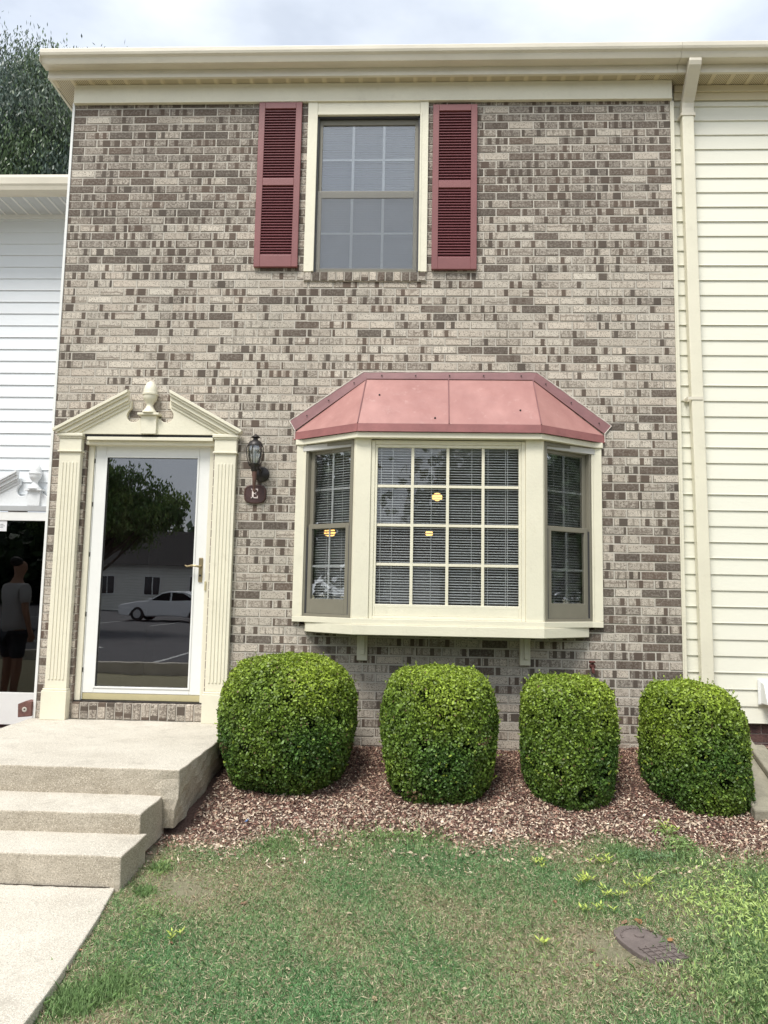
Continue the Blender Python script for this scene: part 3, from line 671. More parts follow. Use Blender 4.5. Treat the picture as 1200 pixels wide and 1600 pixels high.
# storm door
SD = MB(); y0, y1 = .055, .092; x0, x1, z0, z1 = .330, 1.256, .392, 2.345
sash_frame(x0, x1, z0, z1, .085, .085, .04, y0, y1, mb=SD)
door = SD.build('storm_door', 'white', house, .004, label='white storm door with one tall glass pane')
b = sash_frame(x0+.083, x1-.083, z0+.038, z1-.083, .014, .014, .014, y0-.006, y0-.0005); b.build('glazing_bead', 'white', door, .002)
b = MB(); b.box(x0+.09, x1-.09, .070, .074, z0+.045, z1-.09); b.build('pane', 'glass_door', door)
b = MB(); b.box(x0, x1, .058, .09, .340, .391); b.build('door_sweep', 'khaki', door, .003)
b = MB(); b.box(DX0+.002, DX1-.002, .03, .12, .326, .338); b.build('threshold', 'bronze', house, .002)
b = MB(); b.box(x0-.006, x0-.0005, .050, .09, .34, z1); b.box(x1+.0005, x1+.005, .05, .09, .34, z1); b.build_each('z_bar', 'white', door, .001)
b = MB()
for z in (.55, .98, 1.45, 1.85, 2.2): b.box(x0-.0075, x0-.0005, .047, .051, z, z+.035)
b.build_each('hinge', 'bronze', door)
b = MB(); b.box(1.205, 1.237, .045, .0548, 1.265, 1.455); hp = b.build('handle_plate', 'brass', door, .01, segs=3)
b = MB(); b.tube([(1.221, .045, 1.385), (1.221, .008, 1.385), (1.205, .0, 1.387), (1.165, -.001, 1.392), (1.125, .004, 1.383), (1.108, .010, 1.392)], [.009, .009, .0085, .0075, .007, .005], 8); b.build('lever', 'brass', hp, smooth=True)
b = MB(); b.lathe([(.008, 0), (.008, .006)], 1.221, .0388, 1.315, 12, 'y'); b.build('keyhole', 'bronze', hp)
b = MB(); b.box(1.262, 1.275, .026, .034, 1.20, 1.27); b.build('latch_strike', 'khaki', door, .001)
# inner door
b = MB(); b.box(.33, 1.256, .19, .24, .33, 2.35)
for (a, c, e, g) in ((.42, .76, .50, 1.05), (.83, 1.17, .50, 1.05), (.42, .76, 1.2, 1.75), (.83, 1.17, 1.2, 1.75), (.42, .76, 1.88, 2.22), (.83, 1.17, 1.88, 2.22)): b.box(a, c, .178, .1895, e, g)
b.build('inner_door', 'maroon_door', house, .004)
b = MB(); b.box(.25, .329, .1, .3, .33, 2.4); b.box(1.257, 1.33, .1, .3, .33, 2.4); b.box(.329, 1.257, .1, .3, 2.352, 2.4); b.build('inner_frame', 'maroon_door', house)
# ------------------------------------------------------------------ bay window
ZB, ZT = 1.02, 2.350
plL0, plL1, plR0, plR1 = Vector((2.045, -.02)), Vector((2.437, -.285)), Vector((4.252, -.02)), Vector((3.853, -.285))
b = MB(); b.prism([(2.062, .0), (2.075, -.043), (2.452, -.332), (3.838, -.332), (4.222, -.043), (4.230, 0)][::-1], .903, .9745)
bay = b.build('bay_window', 'cream', house, .003, label='bay window of three sides with a pink metal roof')
b = MB(); b.prism([(1.966, .0), (1.966, -.027), (2.05, -.04), (2.448, -.318), (3.842, -.318), (4.25, -.04), (4.335, -.027), (4.335, 0)][::-1], .975, 1.0195); b.build('bay_sill', 'cream', bay, .003)
MB().prism([(2.437, -.285), (2.452, -.305), (2.568, -.305), (2.568, -.235), (2.46, -.235)], ZB, ZT).build('corner_post', 'cream', bay, .003)
MB().prism([(3.853, -.285), (3.838, -.305), (3.712, -.305), (3.712, -.235), (3.83, -.235)][::-1], ZB, ZT).build('corner_post', 'cream', bay, .003)
MB().box(1.966, 2.044, -.026, .05, 1.02, ZT).box(2.03, 2.0435, -.034, -.0255, 1.021, ZT).build('side_casing', 'cream', bay, .003)
MB().box(4.253, 4.335, -.026, .05, 1.02, ZT).box(4.254, 4.268, -.034, -.0255, 1.021, ZT).build('side_casing', 'cream', bay, .003)
b = MB(); b.prism([(2.10, .0), (2.10, -.03), (2.47, -.31), (3.82, -.31), (4.2, -.03), (4.2, 0)][::-1], .895, .9025); b.build('underside', 'splash', bay)
b = MB(); b.prism([(1.955, .0), (1.955, -.03), (2.025, -.05), (2.462, -.352), (3.822, -.352), (4.27, -.05), (4.345, -.03), (4.345, 0)][::-1], 2.3505, 2.392); b.build('bay_head_trim', 'cream', bay, .002)
b = MB(); b.prism([(1.97, .09), (1.97, -.0), (2.46, -.28), (3.83, -.28), (4.33, -.0), (4.33, .09)][::-1], 2.30, 2.343); b.build('bay_ceiling', 'room', bay)
# brackets
for cx, zb in ((2.513, .693), (3.745, .682)):
    b = MB(); b.box(cx-.040, cx+.040, -.035, -.001, zb, .894); b.box(cx-.010, cx+.022, -.062, -.0352, zb+.085, .894); b.box(cx-.008, cx+.020, -.058, -.0355, zb+.045, zb+.0845); b.build('bracket', 'cream', bay, .004)
# bay roof
RE = 2.455
e = [(1.938, -.004), (2.465, -.362), (3.818, -.362), (4.362, -.004)]; ap = [(2.50, -.004), (3.812, -.004)]; ZA = 2.895
b = MB()
b.add([(e[0][0], e[0][1], RE), (e[1][0], e[1][1], RE), (e[2][0], e[2][1], RE), (e[3][0], e[3][1], RE), (ap[0][0], ap[0][1], ZA), (ap[1][0], ap[1][1], ZA)],
      [(0, 1, 4), (1, 2, 5, 4), (2, 3, 5), (0, 4, 5, 3), (0, 3, 2, 1)])
broof = b.build('bay_roof', 'metal_roof', bay)
def edge_band(pts, z0, z1, t):
    b = MB()
    for i in range(len(pts)-1):
        a, c = Vector(pts[i]), Vector(pts[i+1]); n_ = Vector((c.y-a.y, -(c.x-a.x))).normalized()*t
        b.add([(a.x, a.y, z0), (c.x, c.y, z0), (c.x+n_.x, c.y+n_.y, z0), (a.x+n_.x, a.y+n_.y, z0), (a.x, a.y, z1), (c.x, c.y, z1), (c.x+n_.x*.3, c.y+n_.y*.3, z1), (a.x+n_.x*.3, a.y+n_.y*.3, z1)], [(0, 3, 2, 1), (4, 5, 6, 7), (0, 1, 5, 4), (1, 2, 6, 5), (2, 3, 7, 6), (3, 0, 4, 7)])
    return b
edge_band(e, 2.393, 2.454, .008).build('drip_edge', 'drip', broof, .001)
b = MB()
def seam(p, q, r_=.0045): b.tube([p, q], r_, 6)
seam((2.465, -.366, RE+.002), (2.50, -.008, ZA+.002)); seam((3.818, -.366, RE+.002), (3.812, -.008, ZA+.002)); seam((3.142, -.366, RE+.002), (3.150, -.008, ZA+.002))
b.build_each('standing_seam', 'flash', broof)
# flashing on the wall
fo = [(1.898, 2.545), (2.472, 2.947), (3.842, 2.955), (4.418, 2.530)]; fi = [(1.944, 2.470), (2.505, 2.892), (3.812, 2.892), (4.360, 2.468)]
b = MB()
for i in range(3):
    b.add([(fi[i][0], -.016, fi[i][1]), (fi[i+1][0], -.016, fi[i+1][1]), (fo[i+1][0], -.005, fo[i+1][1]), (fo[i][0], -.005, fo[i][1]), (fi[i][0], -.001, fi[i][1]), (fi[i+1][0], -.001, fi[i+1][1]), (fo[i+1][0], -.001, fo[i+1][1]), (fo[i][0], -.001, fo[i][1])],
          [(0, 1, 2, 3), (0, 4, 5, 1), (3, 2, 6, 7), (0, 3, 7, 4), (1, 5, 6, 2)])
b.build('flashing', 'flash', broof)
b = MB()
for i in range(3):
    p = [Vector((fo[i][0]*(1-t)+fo[i+1][0]*t, -.004, fo[i][1]*(1-t)+fo[i+1][1]*t+.003+random.uniform(-.002, .003))) for t in np.linspace(0, 1, 22)]
    b.tube(p, [random.uniform(.003, .0065) for _ in p], 5)
b.tube([(1.898, -.006, 2.545), (1.944, -.018, 2.468), (1.944, -.018, 2.40)], .004, 5); b.tube([(4.418, -.006, 2.53), (4.364, -.018, 2.466), (4.364, -.018, 2.40)], .004, 5)
b.build('caulk_bead', 'caulk', broof)
b = MB()
for i, ts in ((0, (.2, .5, .85)), (1, (.1, .3, .5, .7, .92)), (2, (.15, .5, .88))):
    for t in ts:
        x = (fo[i][0]+fi[i][0])/2*(1-t)+(fo[i+1][0]+fi[i+1][0])/2*t; z = (fo[i][1]+fi[i][1])/2*(1-t)+(fo[i+1][1]+fi[i+1][1])/2*t
        b.lathe([(.006, -.018), (.004, -.022), (.001, -.023)], x, 0, z, 8, 'y')
for t, v_ in ((.42, .12), (.9, .3), (.10, .62)):
    x = 2.48+(3.812-2.48)*t; z = RE+(ZA-RE)*v_; y = -.362+(.358)*v_-.006; b.lathe([(.008, 0), (.006, -.004), (.001, -.005)], x, y, z, 8, 'y')
b.build_each('screw_head', 'bronze', broof)
# picture window
b = MB(); b.box(2.5685, 2.598, -.292, -.24, 1.0205, 2.343); b.box(3.682, 3.7115, -.292, -.24, 1.0205, 2.343); b.box(2.5985, 3.6815, -.292, -.24, 2.312, 2.343); b.box(2.5985, 3.6815, -.292, -.24, 1.0205, 1.04)
sash_frame(2.5985, 3.6815, 1.0405, 2.3115, .018, .022, .085, -.285, -.25, mb=b); b.box(2.612, 3.668, -.2855, -.27, 1.10, 1.1254)
b.build('picture_frame', 'cream', bay, .003)
px0, px1, pz0, pz1 = 2.6165, 3.6635, 1.1255, 2.2895
b = MB(); b.box(px0, px1, -.266, -.262, pz0, pz1); b.build('pane', 'glass', bay)
b = MB()
for k in (1, 2, 3): x = px0+(px1-px0)*k/4; b.box(x-.011, x+.011, -.276, -.2665, pz0, pz1)
for k in (1, 2, 3): z = pz0+(pz1-pz0)*k/4; b.box(px0, px1, -.274, -.2667, z-.010, z+.010)
b.build('muntin_grille', 'cream', bay, .002)
blind('blind', px0-.01, px1+.005, pz0-.02, pz1+.03, .0195, 24, .025, bay, None, -.236, (2.645, 2.73, 3.02, 3.32, 3.44, 3.57, 3.585))
# angled double hung windows
def side_window(A, B_, lab):
    A = Vector(A); B_ = Vector(B_); W_ = (B_-A).length; d = (B_-A)/W_; nrm = Vector((d.y, -d.x))
    if nrm.y > 0: nrm = -nrm
    def xf(u, dd, z): q = A+d*u-nrm*dd; return (q.x, q.y, z)
    b = MB(xf); b.box(0, .022, -.006, .06, ZB, ZT); b.box(W_-.022, W_, -.006, .06, ZB, ZT); b.box(.022, W_-.022, -.004, .06, ZT-.03, ZT); b.box(.022, W_-.022, -.004, .06, ZB, ZB+.022)
    wn = b.build('side_window', 'taupe', bay, .002, label=lab)
    b = MB(xf); b.box(.023, .033, .0, .055, ZB+.023, 1.70); b.box(W_-.033, W_-.023, .0, .055, ZB+.023, 1.70); b.build_each('track', 'taupe_dark', wn)
    zm = 1.703
    b = MB(xf); sash_frame(.0225, W_-.0225, zm-.02, ZT-.031, .034, .045, .036, .030, .052, mb=b); b.build('upper_sash', 'taupe', wn, .002)
    b = MB(xf); sash_frame(.0335, W_-.0335, ZB+.023, zm+.02, .036, .036, .11, .006, .028, mb=b); b.build('lower_sash', 'taupe', wn, .002)
    b = MB(xf); b.box(.056, W_-.056, .040, .043, zm+.01, 2.27); b.box(.069, W_-.069, .016, .019, ZB+.13, zm-.01); b.build('pane', 'glass', wn)
    b = MB(xf); m_ = W_/2
    b.box(m_-.008, m_+.008, .044, .049, zm+.015, 2.27); b.box(.056, W_-.056, .0445, .0485, 1.985, 2.0)
    b.box(m_-.008, m_+.008, .020, .025, ZB+.13, zm-.015); b.box(.069, W_-.069, .0205, .0245, 1.395, 1.41); b.build('muntin_grille', M['muntin'], wn)
    blind('blind', .05, W_-.05, ZB+.12, ZT-.06, .0195, 26, .025, wn, xf, .072, (m_-.06, m_+.09))
side_window((plL0.x, plL0.y), (plL1.x, plL1.y), 'narrow angled window on the left of the bay')
side_window((plR0.x, plR0.y), (plR1.x, plR1.y), 'narrow angled window on the right of the bay')
# living room
b = MB(); rx0, rx1, ry1, rz0, rz1 = .3, 4.84, 5.2, .32, 2.75
b.box(rx0, rx1, ry1, ry1+.05, rz0, rz1); b.box(rx0-.05, rx0, .35, ry1, rz0, rz1); b.box(rx1-.0, rx1+.015, .1, ry1, rz0, rz1); b.box(rx0, rx1, .1, ry1, rz1, rz1+.05)
b.box(1.35, 2.0, .092, .12, rz0, rz1); b.box(4.28, rx1, .092, .12, rz0, rz1); b.box(2.0, 4.28, .092, .12, 2.44, rz1); b.box(2.0, 4.28, .092, .12, rz0, .95); b.box(1.35, 1.4, .12, .4, rz0, rz1); b.box(.3, 1.35, .32, .36, rz0, rz1)
b.build('room_wall', 'room', house)
b = MB(); b.box(rx0, rx1, .3, ry1, rz0-.05, rz0-.001); b.build('room_floor', 'carpet', house)
b = MB(); b.prism([(2.05, .092), (2.05, -.0), (2.45, -.26), (3.84, -.26), (4.25, -.0), (4.25, .092)][::-1], 1.0205, 1.03); b.build('window_board', 'cream', bay)
# ceiling lights seen through the blinds
for x, y, z, r_, lab in ((3.13, 2.0, 2.21, .055, 'round warm lit pendant behind the second column of the picture window'), (3.09, 4.0, 1.985, .05, 'smaller warm lit pendant deep in the room, below the brighter one'), (1.90, 3.0, 1.90, .07, 'warm lit pendant seen through the left angled window')):
    t = empty('pendant_lamp', (x, y, z), lab, 'lamp', 'warm pendant lamps inside the living room')
    b = MB(); b.lathe([(r_*.3, z+r_*.75), (r_*.8, z+r_*.5), (r_, z), (r_*.85, z-r_*.45), (r_*.3, z-r_*.7)], x, y, 0, 16); b.build('lamp_shade', 'bulb', t, smooth=True)
    b = MB(); b.tube([(x, y, z+r_*.75), (x, y, rz1)], .004, 6); b.lathe([(.05, rz1-.02), (.05, rz1)], x, y, 0, 12); b.build('cord', 'bronze', t)

# ------------------------------------------------------------------ wall lantern and plaque
lan = empty('wall_lantern', (1.69, 0, 2.12), 'dark bronze wall lantern with curved glass and a long tail beside the door', 'lantern')
lx, ly = 1.658, -.13
b = MB(); b.lathe([(.006, 2.415), (.010, 2.405), (.032, 2.392), (.036, 2.386), (.018, 2.378), (.020, 2.366), (.045, 2.352), (.058, 2.330), (.060, 2.318)], lx, ly, 0, 18); b.build('lantern_cap', 'bronze', lan, smooth=True)
b = MB(); b.lathe([(.052, 2.318), (.058, 2.285), (.054, 2.24), (.045, 2.20), (.036, 2.172)], lx, ly, 0, 18); b.build('lamp_glass', 'glass_lamp', lan, smooth=True)
b = MB(); b.lathe([(.012, 2.172), (.012, 2.27), (.008, 2.28)], lx, ly, 0, 10); b.build('candle_tube', 'white', lan, smooth=True)
b = MB()
for k in range(6):
    a = k*math.pi/3+.4; b.tube([(lx+r_*math.cos(a), ly+r_*math.sin(a), z) for r_, z in ((.060, 2.320), (.065, 2.30), (.067, 2.27), (.060, 2.22), (.046, 2.175))], .0035, 5)
b.lathe([(.050, 2.176), (.044, 2.160), (.030, 2.150), (.026, 2.128), (.015, 2.11)], lx, ly, 0, 18); b.build('lantern_cage', 'bronze', lan, smooth=True)
b = MB(); b.tube([(lx, ly, 2.12), (lx+.002, ly, 2.06), (lx+.003, ly-.002, 2.0), (lx+.002, ly+.01, 1.985)], [.020, .015, .010, .009], 10); b.lathe([(.006, 1.962), (.013, 1.968), (.013, 1.982), (.006, 1.99)], lx+.002, ly+.008, 0, 10); b.build('tail_stem', 'rust', lan, smooth=True)
b = MB(); b.tube([(lx, ly, 2.14), (lx+.01, ly+.05, 2.155), (lx+.022, ly+.09, 2.15), (lx+.03, -.02, 2.12)], .011, 8); b.build('arm', 'bronze', lan, smooth=True)
b = MB(); b.lathe([(.060, -.001), (.060, -.012), (.048, -.022), (.02, -.03), (.004, -.032)], lx+.034, 0, 2.115, 22, 'y'); b.build('back_plate', 'bronze', lan, smooth=True)
pq = empty('letter_plaque', (1.645, 0, 1.96), 'barrel shaped maroon plaque with a pale letter E below the lantern', 'plaque')
b = MB(); pr = []
for i in range(32):
    t = 2*math.pi*i/32; c, s = math.cos(t), math.sin(t); pr.append((1.645+.088*math.copysign(abs(c)**.72, c), 1.958+.076*math.copysign(abs(s)**.6, s)))
b.prism(pr[::-1], -.018, -.001, 'y'); b.build('plaque_board', 'plaque', pq, .006, segs=3)
b = MB(); pr2 = [(1.645+(x-1.645)*.86, 1.958+(z-1.958)*.86) for x, z in pr]
vsr = []
for (xa, za), (xb, zb_) in zip(pr, pr[1:]+pr[:1]):
    f_ = lambda x, z, k: (1.645+(x-1.645)*k, 1.958+(z-1.958)*k)
    A1, B1, A2, B2 = f_(xa, za, .93), f_(xb, zb_, .93), f_(xa, za, .88), f_(xb, zb_, .88)
    b.add([(A1[0], -.0185, A1[1]), (B1[0], -.0185, B1[1]), (B2[0], -.0215, B2[1]), (A2[0], -.0215, A2[1])], [(0, 1, 2, 3)]); 
b.build('plaque_rim', 'rust', pq)
b = MB(); ex, ez = 1.622, 1.925; ya, yb = -.0235, -.0182
b.box(ex, ex+.013, ya, yb, ez, ez+.075); b.box(ex-.007, ex+.046, ya, yb+.0001, ez+.068, ez+.075); b.box(ex-.007, ex+.046, ya, yb+.0001, ez, ez+.007); b.box(ex+.0131, ex+.032, ya, yb, ez+.034, ez+.040)
b.box(ex+.040, ex+.046, ya, yb, ez+.055, ez+.0679); b.box(ex+.040, ex+.046, ya, yb, ez+.0071, ez+.020); b.box(ex+.028, ex+.032, ya, yb-.0001, ez+.027, ez+.047)
b.build('letter', 'letter', pq)
# ------------------------------------------------------------------ cream house on the right
hr = empty('cream_townhouse', (6.2, .07, 0), 'neighbouring townhouse with cream vinyl siding right of the brick house', 'townhouse')
def siding(name, x0, x1, zb, zt, y, exp, mat, parent, lip=.0095):
    b = MB(); z = zb; n_ = math.ceil((zt-zb)/exp)
    for k in range(n_):
        z0_ = zb+k*exp; z1_ = min(z0_+exp, zt+.02)
        wob = .0012*math.sin(k*1.7)
        b.add([(x0, y+.004, z0_), (x1, y+.004, z0_), (x1, y-lip+wob, z0_+.0015), (x0, y-lip+wob, z0_+.0015), (x1, y-lip*.85, z0_+.012), (x0, y-lip*.85, z0_+.012), (x1, y+.001, z1_), (x0, y+.001, z1_)], [(0, 1, 2, 3), (3, 2, 4, 5), (5, 4, 6, 7)])
    b.box(x0, x1, y+.0055, y+.08, zb, zt)
    return b.build(name, mat, parent)
siding('siding', 4.9585, 12, .283, 5.36, .07, .1235, 'siding_cream', hr)
b = MB(); b.box(4.9265, 4.958, .0, .1, -.1, 5.235); b.box(4.9265, 4.936, -.006, -.0005, -.1, 5.24); b.build('corner_channel', 'cream', hr, .002)
b = MB(); b.box(4.975, 12, .03, .0545, 5.335, 5.39); b.box(4.975, 12, .046, .0545, 5.27, 5.334); b.build('siding_top_trim', 'soffit', hr, .002)
g = MB(); g.prism(gutter_profile(), 4.951, 12, 'x'); g.build('gutter', 'cream_gutter', hr, .002)
f = MB(); f.box(4.951, 12, -.124, -.10, 5.388, 5.56); f.box(4.951, 12, -.131, -.1245, 5.384, 5.412); f.build('fascia', 'cream_gutter', hr, .0015)
soffit(hr, 4.951, 12, .09, 5.0)
b = MB(); b.prism([(-.10, 5.52), (4.5, 7.9), (9.1, 5.52), (9.1, 5.47), (-.10, 5.47)], 4.95, 12, 'x'); b.build('roof', 'roof', hr)
brick_wall('foundation', 4.93, 7.5, -.1, .279, [], .10, lambda x, z: random.uniform(.2, .9), 'brick_red', 'mortar_dark', hr, ztop=.27, joint=.008)
# dryer vent
b = MB(); b.prism([(.055, .60), (-.005, .585), (-.055, .455), (-.055, .435), (.055, .435)], 5.515, 5.73, 'x'); b.box(5.495, 5.75, .045, .0555, .425, .615); b.build('vent_hood', 'white', hr, .003)
# downspout
dsp = MB()
def rect_tube(pts, w_, d_, wob=None):
    b = dsp; n_ = len(pts); vs = []
    for i, (x, y, z, wx, dd) in enumerate(pts): vs += [(x-wx/2, y-dd/2, z), (x+wx/2, y-dd/2, z), (x+wx/2, y+dd/2, z), (x-wx/2, y+dd/2, z)]
    fs = []
    for i in range(n_-1):
        for k in range(4): a = i*4; fs.append((a+k, a+(k+1) % 4, a+4+(k+1) % 4, a+4+k))
    fs += [(3, 2, 1, 0), (4*n_-4, 4*n_-3, 4*n_-2, 4*n_-1)]
    b.add(vs, fs)
rect_tube([(5.108+(5.064-5.108)*(z-.1)/5+ .003*math.sin(z*1.3), .016, z, .094, .062) for z in np.linspace(.03, 5.12, 30)], 0, 0)
ds = dsp.build('downspout', 'cream', hr, .008, segs=3, label='cream downspout on the seam between the two houses')
dsp = MB(); a = [(5.062, -.178, 5.4545), (5.062, -.180, 5.43), (5.062, -.170, 5.40), (5.062, -.148, 5.375), (5.064, -.075, 5.30), (5.066, -.012, 5.232), (5.065, .010, 5.20), (5.065, .016, 5.16), (5.065, .016, 5.115)]
rect_tube([(x, y, z, .098, .068) for x, y, z in a], 0, 0); dsp.build('elbow', 'cream_gutter', ds, .006, segs=2)
b = MB()
for z in (5.108, 2.755): b.box(5.002, 5.135, .0475, .0545, z-.012, z+.012); b.box(5.012, 5.118, -.0205, -.0155, z-.012, z+.012); b.box(5.0065, 5.0115, -.0154, .047, z-.012, z+.012); b.box(5.1185, 5.1235, -.0154, .047, z-.012, z+.012)
b.build_each('strap', 'cream_gutter', ds)
# ------------------------------------------------------------------ white house on the left (set back 1.4 m)
hl = empty('white_townhouse', (-1.5, 1.4, 0), 'white sided neighbouring townhouse set back to the left', 'townhouse')
siding('siding', -9, -.001, 1.98, 5.0, 1.4, .1016*1.21, 'siding_white', hl)
siding('siding', -9, -1.95, -.1, 1.98, 1.4, .1016*1.21, 'siding_white', hl)
b = MB(); b.box(-9.2, -.205, 1.0, 1.02, 4.985, 5.12); b.prism([(.89, 4.985), (.88, 5.02), (.87, 5.04), (.865, 5.10), (.87, 5.13), (1.0, 5.13), (1.0, 4.985)], -9.2, -.024, 'x'); b.build('gutter', 'cream_gutter', hl, .002)
b = MB(); b.box(-9, -.0235, 1.02, 1.4, 4.99, 5.0); b.build('soffit', painted('white_soffit', (.58, .60, .60), .6), hl)
b = MB(); x = -8.9
while x < -.1: b.box(x, x+.02, 1.02, 1.37, 4.982, 4.9895); x += .12
b.box(-9, -.0235, 1.37, 1.399, 4.955, 4.9895); b.build('soffit_rib', 'white', hl)
b = MB(); b.prism([(.95, 5.13), (6, 7.6), (10, 5.13)], -9.3, -.03, 'x'); b.build('roof', 'roof', hl)
pediment(-.82, 1.386, 1.985, .735, 2.335, 'white_old', hl)
b = MB(); b.box(-1.5, -.30, 1.325, 1.386, 1.935, 1.984); b.build('door_head', painted('grey_head', (.42, .43, .43), .5), hl, .002)
b = MB(); b.box(-1.32, -.33, 1.36, 1.40, -.105, 1.930); 
DL = sash_frame(-1.30, -.36, -.10, 1.925, .085, .085, .30, 1.335, 1.359); dl = DL.build('storm_door', 'white', hl, .003, label='white storm door with dark glass of the left neighbour')
b = MB(); b.box(-1.22, -.44, 1.345, 1.349, .195, 1.845); b.build('pane', 'glass_dark', dl)
b = MB(); b.box(-1.30, -.36, 1.42, 1.45, -.1, 1.93); b.box(-1.6, -1.305, 1.33, 1.40, -.1, 1.93); b.box(-.355, -.001, 1.33, 1.40, -.1, 1.93); b.build('inner_door', 'black', hl)
b = MB(); b.box(-.355, -.05, 1.31, 1.3295, -.1, 1.93); b.box(-1.6, -1.305, 1.31, 1.3295, -.1, 1.93); b.build('door_surround', 'white', hl, .003)
b = MB(); b.box(-1.155, -1.075, 1.3435, 1.3445, 1.735, 1.84); b.build('door_sticker', 'sticker', dl, .004)
b = MB()
for i, (z, w_) in enumerate(((1.80, .03), (1.785, .045), (1.772, .03))): b.box(-1.14, -1.14+w_, 1.3425, 1.343, z, z+.004)
b.build('sticker_print', 'sticker_ink', dl)
brick_wall('foundation', -3.2, -.003, -.5, -.106, [], 1.36, lambda x, z: random.uniform(.3, .9), 'brick_red', 'mortar', hl, ztop=-.106+.1, joint=.012)
# house mid wall behind the left eave so nothing shows through
b = MB(); b.box(-.0225, -.0015, .4005, 1.6, -.2, 5.3); b.build('party_wall', 'white', house)
# broken brick at the back of the landing
b = MB(); b.prism([(-.125, .205), (-.022, .215), (-.022, .325), (-.07, .330), (-.13, .305)], -.03, .06, 'y'); bk = b.build('broken_brick', painted('rough_red_brick', (.17, .085, .07), .95, .3, 30, 1, 80, .3, (.4, .3, .26)), None, .004); tag(bk, 'broken red brick end poking out beside the left pilaster', 'brick')
b = MB(); b.lathe([(.020, -.0305), (.016, -.0325), (.010, -.0325), (.006, -.0305)], -.075, 0, .265, 14, 'y'); b.build('mortar_blob', 'mortar', bk)
# spigot
sp_ = empty('hose_spigot', (4.24, 0, .69), 'small rusty red garden tap on the brick between the two right bushes', 'tap')
b = MB(); b.lathe([(.012, 0), (.012, -.05)], 4.24, 0, .69, 10, 'y'); b.lathe([(.020, -.05), (.022, -.065), (.012, -.075)], 4.24, 0, .69, 12, 'y'); b.tube([(4.24, -.055, .69), (4.242, -.075, .665), (4.243, -.08, .64)], [.013, .012, .011], 8); b.build('tap_body', 'spigot', sp_, smooth=True)
b = MB(); b.lathe([(.024, .0), (.027, .008), (.020, .014)], 4.238, -.06, .715, 12, 'z'); b.tube([(4.238, -.06, .69), (4.238, -.06, .72)], .005, 6); b.build('tap_handle', 'spigot', sp_, smooth=True)

# ------------------------------------------------------------------ front steps
st = empty('front_steps', (.8, -1.0, -.2), 'pebbled concrete stoop with two lower steps to the front door', 'steps')
def slab(name, x0, x1, y0, y1, z0, z1, noise=.004, rag=None, seg=.05):
    """subdivided slab whose front and right faces waver a little"""
    nx = max(2, int((x1-x0)/seg)); ny = max(2, int((y1-y0)/seg)); nz_ = 6
    b = MB(); idx = {}
    def vid(i, j, k):
        if (i, j, k) in idx: return idx[(i, j, k)]
        x = x0+(x1-x0)*i/nx; y = y0+(y1-y0)*j/ny; z = z0+(z1-z0)*k/nz_
        r_ = lambda a: noise*(math.sin(a*7.1+i*.9+j*1.3)+math.sin(a*3.3+x*19+y*23+z*31))*.5
        if 0 < k: x += r_(1)*(i == nx); y += r_(2)*(j == 0); z += r_(3)*.4*(k == nz_)
        if rag and k < nz_: x, y, z = rag(x, y, z, i == nx, j == 0)
        idx[(i, j, k)] = len(b.v); b.v.append((x, y, z)); return idx[(i, j, k)]
    for i in range(nx):
        for j in range(ny): b.f.append((vid(i, j, nz_), vid(i+1, j, nz_), vid(i+1, j+1, nz_), vid(i, j+1, nz_)))
    nt_ = len(b.f)
    for k in range(nz_):
        for i in range(nx): b.f.append((vid(i, 0, k), vid(i+1, 0, k), vid(i+1, 0, k+1), vid(i, 0, k+1))); b.f.append((vid(i+1, ny, k), vid(i, ny, k), vid(i, ny, k+1), vid(i+1, ny, k+1)))
        for j in range(ny): b.f.append((vid(nx, j, k), vid(nx, j+1, k), vid(nx, j+1, k+1), vid(nx, j, k+1))); b.f.append((vid(0, j+1, k), vid(0, j, k), vid(0, j, k+1), vid(0, j+1, k+1)))
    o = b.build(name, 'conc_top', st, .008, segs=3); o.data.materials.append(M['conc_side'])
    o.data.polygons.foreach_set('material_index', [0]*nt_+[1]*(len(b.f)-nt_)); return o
def rag(x, y, z, rt, fr):
    d = max(0, .2-.09-z)
    if rt: x += -.03*d/.2+.010*math.sin(y*11+z*17)*(d > .02)+.006*math.sin(y*29+z*40)
    if fr and x > 1.35: y += .012*math.sin(z*23+x*19)*min(1, (x-1.35)/.15)
    return x, y, z
slab('landing', -.03, 1.605, -1.525, -.003, -.12, .2, .005, rag)
slab('step', -.03, 1.515, -1.88, -1.48, -.16, .057, .004)
slab('step', -.03, 1.548, -2.20, -1.86, -.3, -.044, .004)

b = MB(); r9 = random.Random(4)
x = 0.0
pts_ = []
while x < 1.5: pts_.append((x, -2.204-r9.uniform(0, .006), -.1825)); x += r9.uniform(.015, .05)
for a_, c_ in zip(pts_, pts_[1:]):
    w9 = r9.uniform(.002, .008); b.add([(a_[0], -2.199, -.1835), (c_[0], -2.199, -.1835), (c_[0], c_[1]-w9, -.1825), (a_[0], a_[1]-w9, -.1825)], [(0, 1, 2, 3)])
tag(b.build('dirt_line', 'twig'), 'dirt gathered in the joint between bottom step and walkway', 'dirt', kind='stuff')
